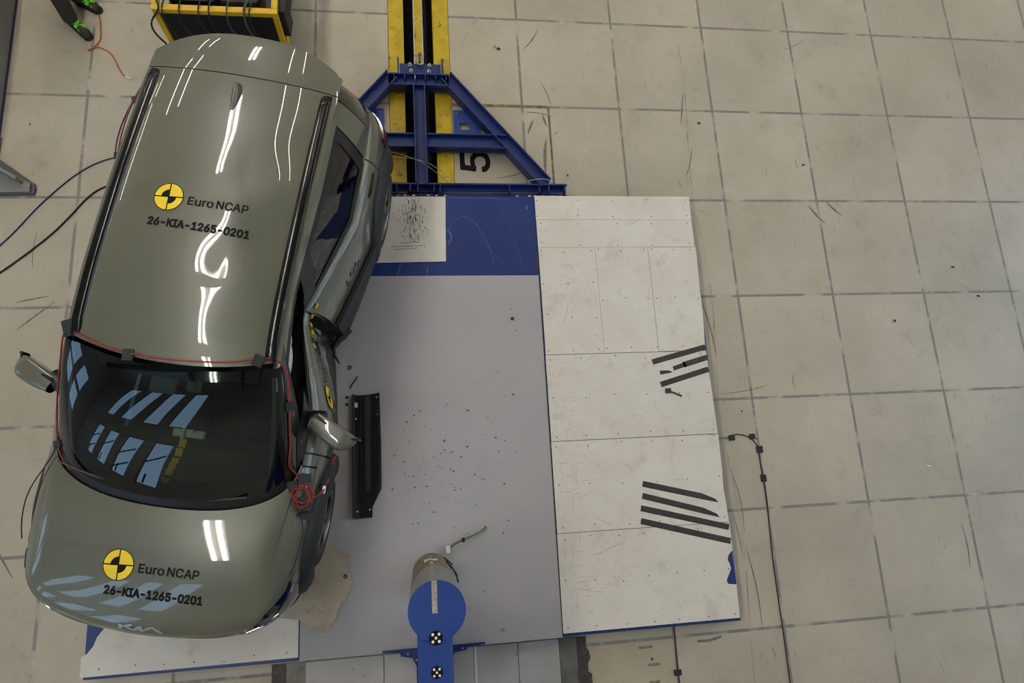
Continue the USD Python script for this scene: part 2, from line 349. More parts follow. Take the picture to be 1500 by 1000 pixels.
def rail(x0, x1, label, edges=False):
    t = Thing('floor_rail', label, 'rail', ((x0 + x1) / 2, 2.0, -0.08))
    t.part('rail_plate', bx(x0, x1, -6.1, RY1 - 1.2, -0.08, 0.006, 0.004), 'track_yellow')
    if edges:
        for x in (x0, x1 - 0.012):
            t.part('edge_strip', bx(x, x + 0.012, -6.1, RY1 - 1.2, 0.0065, 0.010), 'plate_grey', label='pale worn edge of the rail')
    else:
        t.part('side_lip', bx(x1 - 0.012 if x0 < -1.2 else x0, x1 if x0 < -1.2 else x0 + 0.012, -6.1, RY1 - 1.2, -0.2, -0.081), 'steel_dark')
rail(-1.298, -1.148, 'wide yellow floor rail on the car side of the pit')
rail(-1.053, -0.957, 'narrow yellow middle rail with pale edges in the pit', True)
rail(-0.860, -0.701, 'wide yellow floor rail beside the painted 5')

def wall(name, *b):
    m = bx(*b); t = Thing(name, None, None, kind='structure'); t.part('wall_panel', m, 'wall_paint', smooth=False); return t
wall('wall_back', RX0, RX1, RY1, RY1 + 0.2, 0, RZ)
def glazed_wall(name, axis, at, out, lo, hi, wins, n0):
    """a wall with window openings: axis 'y' runs along x at y = at, axis 'x' along y at x = at; out is the outward sign"""
    w_ = Polygon([(lo, 0), (hi, 0), (hi, RZ), (lo, RZ)])
    for a0, a1, z0, z1 in wins: w_ = w_.difference(sbox(a0, z0, a1, z1))
    def up(m):
        v = np.asarray(m.vertices); q = np.c_[v[:, 0], at + out * v[:, 2], v[:, 1]] if axis == 'y' else np.c_[at + out * v[:, 2], v[:, 0], v[:, 1]]
        m = trimesh.Trimesh(q, m.faces, process=False)
        if m.volume < 0: m.invert()
        return m
    t = Thing(name, None, None, kind='structure'); t.part('wall_panel', up(poly(w_, 0, 0.2)), 'wall_paint', smooth=False)
    for k, (a0, a1, z0, z1) in enumerate(wins):
        c = (a0 + a1) / 2
        t = Thing(f'window_{n0 + k}', None, None, (c, at, z0) if axis == 'y' else (at, c, z0), kind='structure')
        t.part('pane', up(bx(a0 + .04, a1 - .04, z0 + .04, z1 - .04, .10, .11)), 'daylight', smooth=False)
        t.part('window_frame', up(poly(sbox(a0, z0, a1, z1).difference(sbox(a0 + .05, z0 + .05, a1 - .05, z1 - .05)), .04, .14)), 'window_frame', smooth=False)
        if axis == 'y' and z0 < 4:
            for p0, p1 in ((( a0 + .05, z0 + .3), (a1 - .05, z0 + 1.1)), ((a0 + .05, z0 + 1.5), (a1 - .05, z0 + 2.3)), ((c - .1, z0 + .1), (c - .1, z0 + .75)))[(k % 2):]:
                t.part('brace', up(along(p0, p1, [(-.035, .035, -.06, -.02)], 0)), 'steel_dark', smooth=False)
FW = [(c - .55, c + .55, z0, z1) for z0, z1 in ((2.5, 5.8), (7.4, 12.0)) for c in (-12.7, -10.8, -9.0, -7.3)]
glazed_wall('wall_front', 'y', RY0, -1, RX0, RX1, FW, 1)
LW = [(y, y + 1.3, z0, z1) for z0, z1 in ((2.4, 5.2), (5.8, 8.6)) for y in (-8.2, -6.3)]
glazed_wall('wall_left', 'x', RX0, -1, RY0, RY1, LW, 9)
RW = [(y, y + 2.5, 3.0, 9.4) for y in (-9.4, -6.5, -3.6, -.7)]
glazed_wall('wall_right', 'x', RX1, 1, RY0, RY1, RW, 13)

C = Thing('ceiling', None, None, kind='structure')
C.part('ceiling_deck', bx(RX0, RX1, RY0, RY1, RZ, RZ + 0.2), 'ceiling_paint', smooth=False)
for y in (-8.1, -4.0, -2.2, 0.3, 5.0, 9.5):
    C.part('ceiling_beam', bx(RX0, RX1, y - 0.16, y + 0.16, RZ - 0.5, RZ), 'ceiling_beam', smooth=False)

for x in (-8.0, -3.4, -1.35, 2.9, 7.5):
    C.part('ceiling_beam', bx(x - 0.14, x + 0.14, RY0, RY1, RZ - 0.8, RZ - 0.5), 'ceiling_beam', smooth=False)
LZ = 8.6
def lamp(x, y0, y1, label, mat_, r, w, tubes, group):
    t = Thing('ceiling_lamp', label, 'lamp', (x, (y0 + y1) / 2, LZ), group=group)
    t.part('housing', bx(x - w / 2, x + w / 2, y0, y1, LZ + 0.08, LZ + 0.16, 0.01), 'lamp_body', smooth=False)
    for o in tubes: t.part('tube', cyl((x + o, y0 + 0.04, LZ + 0.04), r, y1 - y0 - 0.08, 10, axis='y'), mat_)
    for y in (y0 + .4, y1 - .4): t.part('hanger', cyl((x, y, LZ + .161), .008, RZ - LZ - .162, 6), 'steel_dark')
ROWS_ = {-12.5: [(2.8, 7.4), (7.9, 9.6)], -8.75: [(5.0, 10.0), (11.2, 14.2)], -2.3: [(6.3, 10.8), (1.2, 4.6)], 2.0: [(6.3, 10.8), (2.2, 4.8)], 6.0: [(6.3, 10.8), (.4, 4.8), (-5.2, -.6)], 9.2: [(9.2, 14.2), (3.6, 9.0), (-2.0, 3.4), (-7.6, -2.2)]}
for x, segs in ROWS_.items():
    for y0, y1 in segs:
        for o in (-.42, .42): lamp(x + o, y0, y1, 'long slim tube lamp hung below the hall ceiling', 'tube_light', .022, .06, (0,), 'slim tube lamps under the ceiling')
for y0, y1 in ((8.0, 10.6), (1.4, 4.4), (-1.5, .4), (-4.3, -2.0), (-7.3, -4.7)):
    lamp(-4.9, y0, y1, 'broad bright twin lamp hung above the test bay', 'lamp_light', .05, .5, (-.13, .13), 'bright lamps above the test bay')

# ------------------------------------------------------------------ the blue carrier sled
S = Thing('test_sled', 'blue steel carrier sled with white boards and a grey sheet, under the car', 'sled', (-1.0, -4.0, 0.0))
DX0, DX1, DY0, DY1 = -3.58, 1.551, -5.890, -2.035
S.part('deck_plate', bx(DX0, DX1, DY0, DY1, 0.105, 0.14, 0.004), 'sled_blue')
for x in (-3.4, -2.2, -1.25, -0.75, 0.3, 1.4):
    S.part('under_beam', bx(x - 0.05, x + 0.05, DY0 + 0.05, DY1 - 0.05, 0.02, 0.104), 'frame_blue', smooth=False)
S.part('edge_beam', bx(DX0 + 0.02, DX1 - 0.003, DY0 - 0.008, DY0 + 0.01, 0.03, 0.104), 'frame_blue', smooth=False)
DARK = False
def board(pts, z1=0.152, m='board_white', name='board', label=None):
    return S.part(name, poly(pts, 0.1402 if name != 'board' or DARK else 0.1468, z1), m, smooth=False, label=label)
e = 0.0013
S.part('board_back', bx(0.034, 1.455, -5.85, -2.06, 0.1402, 0.1465), 'board_back', smooth=False, label='dull backing under the white boards')
def rect(x0, x1, y0, y1, jx=0.0): return [(x0 + e, y0 + e), (x1 - e + jx, y0 + e), (x1 - e, y1 - e), (x0 + e, y1 - e)]
board(rect(0.03, 1.558, -2.275, -2.032, -0.004)); board(rect(0.032, 1.552, -2.55, -2.275))
board(rect(0.034, 0.572, -3.56, -2.55)); board(rect(0.572, 1.082, -3.56, -2.55)); board([(1.0845, -3.557), (1.528, -3.557), (1.548, -3.2), (1.551, -2.9), (1.562, -2.553), (1.0845, -2.553)])
board([(0.030, -4.322), (1.546, -4.322), (1.542, -3.9), (1.534, -3.565), (0.032, -3.565)])
board([(0.026, -5.085), (1.547, -5.085), (1.538, -4.8), (1.545, -4.6), (1.55, -4.328), (0.028, -4.328)])
chip = Polygon([(1.60, -5.315), (1.535, -5.33), (1.505, -5.36), (1.492, -5.395), (1.506, -5.43), (1.514, -5.47), (1.49, -5.51), (1.472, -5.54), (1.462, -5.565), (1.468, -5.59), (1.53, -5.60), (1.60, -5.60)])
board(Polygon([(0.018, -5.866), (1.540, -5.866), (1.549, -5.09), (0.024, -5.09)]).difference(chip))
DARK = True
board([(-3.597, -5.870), (-2.055, -5.864), (-2.052, -5.0), (-3.3, -5.0), (-3.32, -5.45), (-3.40, -5.50), (-3.445, -5.53), (-3.50, -5.60), (-3.52, -5.66), (-3.56, -5.71), (-3.597, -5.73)], label='white front board with a torn corner')
S.part('grey_sheet', poly([(-2.045, -5.893), (0.012, -5.896), (0.020, -2.815), (-2.045, -2.800)], 0.1405, 0.1440), 'sheet_grey', smooth=False, label='smooth grey sheet covering the middle of the sled')
S.part('dark_seam', bx(0.0125, 0.0255, -5.86, -2.6, 0.1405, 0.1425), 'steel_dark', label='dark gap along the white boards')
sc = []
for x0, x1, y0, y1, nx, ny in ((0.03, 1.55, -2.27, -2.04, 5, 2), (0.03, 1.55, -2.55, -2.28, 5, 2), (0.03, 0.57, -3.56, -2.55, 3, 4), (0.57, 1.08, -3.56, -2.55, 3, 3), (1.08, 1.54, -3.56, -2.55, 3, 3), (0.03, 1.54, -4.32, -3.57, 6, 3), (0.03, 1.54, -5.08, -4.33, 6, 3), (0.03, 1.54, -5.87, -5.09, 7, 3), (-3.5, -2.1, -5.86, -5.2, 7, 3)):
    for a in np.linspace(x0 + 0.04, x1 - 0.04, nx):
        for b in np.linspace(y0 + 0.035, y1 - 0.035, ny):
            sc.append(cyl((a + rng.normal(0, .012), b + rng.normal(0, .01), 0.1523), 0.0055, 0.0012, 7))
S.part('board_screw', cat_(*sc), 'steel_dark', smooth=False, kind='stuff', label='dark screw heads in the white boards')
def strip(p0, p1, w, pointed=0, cut=None):
    p0, p1 = np.asarray(p0), np.asarray(p1); d = (p1 - p0) / np.linalg.norm(p1 - p0); n = np.array([-d[1], d[0]]) * w / 2
    q = [p0 + n, p1 + n * (0.2 if pointed else 1) - d * (0.0 if not pointed else 0.07), p1 + d * (0.03 if pointed else 0) - n * 0.6 * (1 if pointed else 1.66), p0 - n]
    if pointed: q = [p0 + n, p1 + n - d * 0.16, p1 + n * 0.1 - d * 0.03, p1 - n * 0.9, p1 - n - d * 0.12, p0 - n]
    S.part('tape_strip', poly(q, 0.1525, 0.1534), 'tape_black', smooth=False)
strip((1.011, -3.655), (1.531, -3.530), 0.050)
strip((1.30, -3.69), (1.538, -3.627), 0.050); strip((1.071, -3.752), (1.19, -3.735), 0.045, 1)
strip((1.20, -3.722), (1.32, -3.685), 0.040)
strip((1.065, -3.864), (1.535, -3.738), 0.050)
strip((0.805, -4.722), (1.478, -4.896), 0.050, 1); strip((0.792, -4.823), (1.473, -5.022), 0.050, 1)
strip((0.769, -4.925), (1.54, -5.130), 0.050); strip((0.758, -5.031), (1.54, -5.246), 0.050)
single('tape_scrap', cat_(bx(1.10, 1.155, -3.945, -3.90, 0.153, 0.160, 0.002), along((1.15, -3.93), (1.25, -3.975), [(-0.008, 0.008, 0.153, 0.157)], 0)), 'tape_black', 'crumpled black tape scrap below the upper tape stripes on the white board', 'tape')

# towing frame at the north end, lying on the rails
FZ = 0.055
S.part('hitch_plate', bx(-1.19, -0.80, -0.80, -0.655, 0.125, 0.140, 0.003), 'frame_blue')
for x in (-1.212, -0.790):
    S.part('hitch_flange', bx(x, x + 0.014, -0.80, -0.61, 0.06, 0.17, 0.002), 'frame_blue')
S.part('hitch_rib', bx(-1.004, -0.992, -0.80, -0.70, 0.1405, 0.165), 'frame_blue')
for x, y in ((-1.095, -0.670), (-0.905, -0.672), (-1.085, -0.737), (-0.912, -0.737)):
    S.part('bolt', cat_(cyl((x, y, 0.1405), 0.020, 0.004, 14), cyl((x, y, 0.1445), 0.014, 0.014, 6), cyl((x, y, 0.1585), 0.008, 0.012, 10)), 'bolt_steel')
S.part('head_beam', channel((-1.30, -0.846), (-0.725, -0.846), 0.125, 0.12, FZ, e=(0.0, 0.0)), 'frame_blue', smooth=False)
for k in range(6):
    x = -1.245 + k * 0.0985
    S.part('gusset', cat_(bx(x - 0.004, x + 0.004, -0.845, -0.797, FZ + 0.07, FZ + 0.118), cyl((x, -0.825, FZ + 0.067), 0.010, 0.006, 6)), 'frame_blue' if k != 2 else 'bolt_steel', smooth=False)
S.part('side_beam', channel((-0.735, -0.815), (0.150, -1.905), 0.125, 0.12, FZ, e=(0.03, 0)), 'frame_blue', smooth=False)
S.part('side_beam', channel((-1.285, -0.815), (-2.17, -1.905), 0.125, 0.12, FZ, e=(0.03, 0)), 'frame_blue', smooth=False)
S.part('centre_beam', channel((-1.013, -0.90), (-1.012, -1.925), 0.115, 0.13, FZ), 'frame_blue', smooth=False)
S.part('cross_beam', channel((-1.075, -1.478), (-1.80, -1.478), 0.14, 0.11, FZ), 'frame_blue', smooth=False)
S.part('cross_beam', channel((-0.95, -1.478), (-0.20, -1.478), 0.14, 0.11, FZ), 'frame_blue', smooth=False)
S.part('tail_beam', cat_(poly([(-2.4, -2.036), (0.395, -2.036), (0.348, -1.972), (-2.35, -1.972)], 0.06, 0.075), bx(-2.4, 0.35, -1.93, -1.916, 0.05, 0.165), bx(-2.4, 0.35, -1.972, -1.93, 0.085, 0.095)), 'frame_blue', smooth=False)
for x in (-1.24, -1.12, -1.05, -0.90, -0.845, -0.20, 0.085, 0.175, 0.33):
    S.part('stiffener', bx(x - 0.005, x + 0.005, -2.0, -1.93, 0.076, 0.16), 'frame_blue', smooth=False)
for x in (-1.235, -1.17, -1.09, -0.955, -0.88, -0.80, -0.12, 0.0, 0.05, 0.13, 0.22, 0.30):
    S.part('bolt', cat_(cyl((x, -2.005, 0.0755), 0.014, 0.004, 12), cyl((x, -2.005, 0.0795), 0.0095, 0.012, 6)), 'bolt_steel')
def guide(x0, x1, y0, y1, lab):
    p = sbox(x0, y0, x1, y1).difference(sbox(x0 + 0.055, y0 + 0.10, x0 + 0.15, y0 + 0.17))
    S.part('guide_plate', poly(p, 0.03, 0.045), 'pole_blue', smooth=False, label=lab)
    for a in (x0 + 0.03, x1 - 0.04):
        for b in (y0 + 0.03, y1 - 0.035):
            S.part('bolt', cyl((a, b, 0.0455), 0.008, 0.006, 8), 'bolt_steel')
guide(-0.69, -0.44, -1.395, -1.085, 'bright blue guide plate with a square hole')
guide(-1.565, -1.352, -1.395, -1.085, 'bright blue guide plate nearest the car')
# lifting shackle on the hitch
sh = Thing('shackle', 'bright steel shackle on the narrow end of the blue towing frame', 'shackle', (-1.0, -0.66, 0.145))
a = np.linspace(0, np.pi, 14)
bow = np.r_[[(-1.028, -0.575, 0.17)], np.c_[-1.0 - 0.028 * np.cos(a), -0.655 - 0.035 * np.sin(a), np.full(14, 0.175)], [(-0.972, -0.575, 0.17)]]
sh.part('bow', tube(bow, 0.0085, 10), 'bolt_steel'); sh.part('pin', tube([(-1.052, -0.590, 0.17), (-0.955, -0.575, 0.17)], 0.0075, 10), 'bolt_steel')
sh.part('eye', bx(-1.008, -0.990, -0.66, -0.56, 0.15, 0.178, 0.003), 'steel_dark')

# loose sheets under the wheels
WM = Thing('wheel_mat', 'white square mat with black tyre smears under the rear wheel', 'mat', (-1.4, -2.36, .1425))
WM.part('mat_sheet', poly([(-2.0, -2.05), (-0.800, -2.046), (-0.817, -2.676), (-2.0, -2.69)], 0.1425, 0.1500), 'mat_white', smooth=False)
sm = []
for k in range(230):
    x, y = rng.normal(-1.10, .085), rng.normal(-2.30, .11)
    if x < -1.3 or y > -2.08 or y < -2.62: continue
    L, w, a_ = rng.uniform(.008, .05) * math.exp(-((x + 1.1) / .12) ** 2), rng.uniform(.0015, .005), rng.normal(math.pi / 2, .12)
    sm.append(along((x, y), (x + L * math.cos(a_), y + L * math.sin(a_) + .002), [(-w / 2, w / 2, .1502, .1506)], 0))
for x0, x1, y in ((-1.30, -1.02, -2.535), (-1.22, -1.05, -2.50), (-1.28, -1.1, -2.56)): sm.append(along((x0, y), (x1, y + .012), [(-.002, .002, .1502, .1506)], 0))
WM.part('tyre_smear', cat_(*sm), 'scuff_tyre', smooth=False, kind='stuff', label='brown and black tyre smears')
single('torn_sheet', poly([(-1.86, -5.06), (-1.80, -5.055), (-1.786, -5.068), (-1.76, -5.098), (-1.707, -5.130), (-1.690, -5.118), (-1.664, -5.139), (-1.668, -5.18), (-1.690, -5.205), (-1.675, -5.25), (-1.648, -5.337), (-1.665, -5.41), (-1.707, -5.485), (-1.735, -5.495), (-1.75, -5.55), (-1.79, -5.63), (-1.836, -5.695), (-1.88, -5.688), (-1.929, -5.660), (-1.99, -5.640), (-2.05, -5.598), (-2.25, -5.56), (-2.3, -5.2), (-2.1, -5.06)], 0.1525, 0.1545), 'mat_torn', 'torn beige sheet sticking out beside the front wheel', 'mat', smooth=False)

# scratches on the blue deck and rub marks on the boards
def rub(L, w, m, z, name='scratch'):
    q = np.array(L, float); d = np.r_[0, np.cumsum(np.linalg.norm(np.diff(q, axis=0), axis=1))]; q = CubicSpline(d, q)(np.linspace(0, d[-1], 14)) if len(q) > 2 else q[0] + (q[1] - q[0]) * np.linspace(0, 1, 6)[:, None]
    S.part(name, poly(LineString(q).buffer(w / 2, 2), z, z + .0003), m, smooth=False)
for L, w in (([(-.82, -2.42), (-.60, -2.25), (-.45, -2.45), (-.38, -2.72)], .005), ([(-.28, -2.2), (-.18, -2.5), (-.12, -2.75)], .003), ([(-.52, -2.3), (-.42, -2.55), (-.30, -2.70)], .003), ([(-.78, -2.05), (-.2, -2.06)], .006), ([(-.79, -2.37), (-.76, -2.44), (-.79, -2.50)], .018), ([(-1.22, -2.70), (-1.25, -2.80)], .012), ([(-.98, -2.72), (-.99, -2.79)], .012), ([(-.05, -2.13), (-.045, -2.16)], .02)):
    rub(L, w, 'scratch_pale', .1404)
for k in range(34):
    x, y = rng.uniform(.06, 1.5), rng.uniform(-5.8, -2.1); a_ = rng.normal(.1, .5) if rng.random() < .6 else rng.normal(1.5, .2); L = rng.uniform(.04, .22)
    if k < 16: x, y = rng.uniform(.05, .4), rng.uniform(-5.7, -3.2)
    if x + L > 1.5: continue
    rub([(x, y), (x + L * math.cos(a_), y + L * math.sin(a_))], rng.uniform(.0025, .006), 'board_rub', .1522, 'rub_mark')
dr = []
for k in range(260):
    if k < 150: x, y = .05 + abs(rng.normal(0, .13)), rng.uniform(-5.75, -3.9)
    elif k < 200: x, y = rng.uniform(.1, .62), rng.uniform(-5.7, -5.1)
    else: x, y = rng.uniform(.1, 1.2), rng.uniform(-3.2, -2.6)
    a_ = rng.normal(1.55, .12) if k % 2 else rng.normal(.12, .12); L = rng.uniform(.02, .11); w = rng.uniform(.001, .0032)
    if x + L < 1.5: dr.append(along((x, y), (x + L * math.cos(a_), y + L * math.sin(a_)), [(-w / 2, w / 2, .1522, .1525)], 0))
S.part('board_dirt', cat_(*dr), 'board_dirt', smooth=False, kind='stuff', label='fine brown rubbing dirt on the boards')

# ------------------------------------------------------------------ the car (local frame: x forward, y to its left, z up, on the sled boards)
CZ0 = 0.1550
CAR = Thing('car', 'sage green car with a dented side, black roof rails and yellow round emblems', 'car', (-2.4445, -3.4454, CZ0), rot=259.2, local=True)
ROLL = math.radians(3.0)

def dent(P):
    """the crash: the left side pushed in where the pole struck"""
    P = np.array(P, float); u, v, w = P[..., 0], P[..., 1], P[..., 2]
    t = u + 0.14                       # the gap between the doors, where the pole hit
    W_ = [0.15, 0.35, 0.55, 0.8, 0.95, 1.05, 1.25, 1.40, 1.47, 1.53]
    rear = np.interp(w, W_, [0.09, 0.14, 0.165, 0.185, 0.215, 0.18, 0.10, 0.06, 0.033, 0.008]) * np.clip(1 + t / 0.72, 0, 1) ** 1.05
    front = np.interp(w, W_, [0.10, 0.18, 0.31, 0.32, 0.245, 0.195, 0.105, 0.062, 0.034, 0.008]) * np.clip(1 - t / 0.72, 0, 1) ** 1.15 * (1 - 0.12 * np.exp(-(t / 0.05) ** 2))
    k = np.clip((v - 0.25) / 0.35, 0, 1)
    fr = t > -0.004
    d = np.where(fr, front, rear) * k
    prof = np.clip(1 - np.abs(t) / 0.7, 0, 1)
    cr = (np.abs(meshkit.fbm(P * [11.0, 5.0, 5.0], 3, seed=3) - 0.5) * 2.2 - 0.35) * 0.085 * np.clip(prof * 1.7 - 0.75, 0, 1) * np.clip((1.0 - w) / 0.15, 0, 1) * k * np.where(fr, 1.0, 0.25)
    P[..., 1] = v - d + cr
    P[..., 2] = w - 0.012 * prof * k * np.clip((w - 1.2) / 0.2, 0, 1)
    return P

def roll(P):
    P = np.array(P, float); v, w = P[..., 1].copy(), P[..., 2] - 0.33
    P[..., 1] = v * math.cos(ROLL) - w * math.sin(ROLL); P[..., 2] = v * math.sin(ROLL) + w * math.cos(ROLL) + 0.33
    return P

def put(name, mesh, m, parent=None, smooth=40, label=None, dented=True, rolled=True):
    v, f, _ = meshkit.arrays(mesh, False)
    if dented: v = dent(v)
    if rolled: v = roll(v)
    return CAR.part(name, (v, f), m, parent, smooth, label)

def grid(P, flip=False):
    a, b = P.shape[:2]; i, j = np.meshgrid(np.arange(a - 1), np.arange(b - 1), indexing='ij')
    q = np.stack([i * b + j, (i + 1) * b + j, (i + 1) * b + j + 1, i * b + j + 1], -1).reshape(-1, 4)
    if flip: q = q[:, ::-1]
    return P.reshape(-1, 3), np.vstack([q[:, [0, 1, 2]], q[:, [0, 2, 3]]])

def normals(P):
    a = np.gradient(P, axis=0); b = np.gradient(P, axis=1); n = np.cross(a, b)
    return n / (np.linalg.norm(n, axis=2, keepdims=True) + 1e-12)

def panel(P, side=1, fold=0.014, off=0.0, r=0.004, edges='0123'):
    """a sheet metal panel over the points P: pushed out by off, its edges rounded and folded inwards by fold"""
    P = np.array(P, float); n = normals(P)
    if side < 0: P = P * [1, -1, 1]; n = n * [1, -1, 1]
    P = P + n * off
    if fold:
        if '0' in edges: P = np.concatenate([P[:1] - n[:1] * fold, P[:1] - n[:1] * r * .3, P], 0); n = np.concatenate([n[:1], n[:1], n], 0)
        if '1' in edges: P = np.concatenate([P, P[-1:] - n[-1:] * r * .3, P[-1:] - n[-1:] * fold], 0); n = np.concatenate([n, n[-1:], n[-1:]], 0)
        if '2' in edges: P = np.concatenate([P[:, :1] - n[:, :1] * fold, P], 1); n = np.concatenate([n[:, :1], n], 1)
        if '3' in edges: P = np.concatenate([P, P[:, -1:] - n[:, -1:] * fold], 1)
    return grid(P, side < 0)

# ---- lower body: columns from the front centre (0) to the rear centre (16), rows from the sill (0) to the belt (6)
PLAN = np.array([(2.10, 0), (2.085, .30), (2.03, .57), (1.90, .775), (1.70, .862), (1.28, .892), (.90, .892), (.45, .893), (0, .893), (-.45, .895), (-.90, .892), (-1.28, .892), (-1.62, .868), (-1.83, .785), (-1.94, .58), (-1.985, .30), (-1.995, 0)])
NC = len(PLAN)
_e = np.vstack([PLAN[1:3][::-1] * [1, -1], PLAN, PLAN[-3:-1][::-1] * [1, -1]])
_pl = CubicSpline(np.arange(-2, NC + 2), _e)
_t = _pl(np.arange(NC), 1); PN = np.c_[-_t[:, 1], _t[:, 0]]; PN /= np.linalg.norm(PN, axis=1)[:, None]
if (PN[0] @ [1, 0]) < 0: PN = -PN
HS = np.interp(np.arange(NC), [0, 3, 6, 9, 12, 16], [0, 0.005, 0.03, 0.05, 0.06, 0.05])
ROWS = [(.20, .10, 0), (.30, .035, 0), (.50, .008, 0), (.70, .0, .3), (.82, .018, .7), (.90, .060, 1), (.945, .135, 1)]
SIDEW = np.interp(np.arange(NC), [0, 3, 4.5, 6, 12, 13, 16], [1.0, 1.0, 1.0, .74, .74, .9, .9])   # the sides are flatter than nose and tail
NET = np.zeros((7, NC, 3))
for r, (w, d, hk) in enumerate(ROWS):
    dd = d * (SIDEW if r >= 4 else 1.0)
    NET[r, :, :2] = PLAN - PN * np.broadcast_to(dd, (NC,))[:, None]; NET[r, :, 2] = w + HS * hk
# bonnet rows going back to the windscreen for columns 0..6
COWL = np.array([(1.285, 0, 1.035), (1.275, .20, 1.034), (1.25, .38, 1.030), (1.20, .55, 1.022), (1.12, .68, 1.012), (1.02, .755, 1.0), (.90, .79, .985)])
HN = np.zeros((10, 7, 3)); HN[:7] = NET[:, :7]
for c in range(7):
    a, b = NET[6, c], COWL[c]
    for k, s in enumerate((0.28, 0.64, 1.0)):
        q = a + (b - a) * s; q[2] += 0.028 * (1 - s) * s * 4 * np.interp(c, [0, 4, 6], [1, .8, .1]); HN[7 + k, c] = q
HN[6:, 0, 2] += 0.004

def ring_cols(net, sym_end=True):
    """splines along the columns, mirrored at the centre lines"""
    m = np.array([1, -1, 1])
    if sym_end:
        e_ = np.concatenate([net[:, 1:3][:, ::-1] * m, net, net[:, -3:-1][:, ::-1] * m], 1); x = np.arange(-2, net.shape[1] + 2)
    else:
        e_ = np.concatenate([net[:, 1:3][:, ::-1] * m, net], 1); x = np.arange(-2, net.shape[1])
    return CubicSpline(x, e_, axis=1)
_tub, _hood = ring_cols(NET), ring_cols(HN, False)
def rowspline(P):
    d = np.linalg.norm(np.diff(P, axis=0), axis=2).mean(1); x = np.r_[0, np.cumsum(np.maximum(d, 1e-4))]
    return Akima1DInterpolator(x, P, axis=0), x
def tub(s, r):
    P = _tub(np.asarray(s, float)); f, x = rowspline(P); return f(np.interp(r, np.arange(len(x)), x)).transpose(1, 0, 2)
def bonnet(s, r):
    P = _hood(np.asarray(s, float)); f, x = rowspline(P); return f(np.interp(r, np.arange(len(x)), x)).transpose(1, 0, 2)
# nose top and bonnet as one smooth surface: a low polynomial through the net
_fs, _fr = np.linspace(0, 6, 61), np.linspace(3.6, 9, 61)
_fp = bonnet(_fs, _fr)
def _basis(s, r, odd):
    s, r = np.broadcast_arrays(np.asarray(s, float)[:, None] / 6, (np.asarray(r, float)[None] - 6.3) / 2.7)
    return np.stack([s ** (2 * i + odd) * r ** j for i in range(6) for j in range(7)], -1)
_cf = [np.linalg.lstsq(_basis(_fs, _fr, o).reshape(-1, 42), _fp[..., k].ravel(), rcond=None)[0] for k, o in ((0, 0), (1, 1), (2, 0))]
def nose(s, r): return np.stack([_basis(s, r, o) @ c for o, c in zip((0, 1, 0), _cf)], -1)
NR = 4.35
_ss = np.linspace(2.6, 13.5, 300); _rr = np.linspace(0, 6, 80)
_Q = tub(_ss, _rr).reshape(-1, 3)
_sv = LinearNDInterpolator(_Q[:, [0, 2]], _Q[:, 1])
def side_v(u, w): return _sv(np.c_[np.ravel(u), np.ravel(w)]).reshape(np.shape(u))
WB = 1.2765
def drop_arch(mesh, rad):
    v, f = mesh; c = v[f].mean(1)
    keep = np.ones(len(f), bool)
    for a in (-WB, WB): keep &= ((c[:, 0] - a) ** 2 + (c[:, 2] - 0.335) ** 2 > rad ** 2) | (np.abs(c[:, 1]) < .5)
    return v, f[keep]

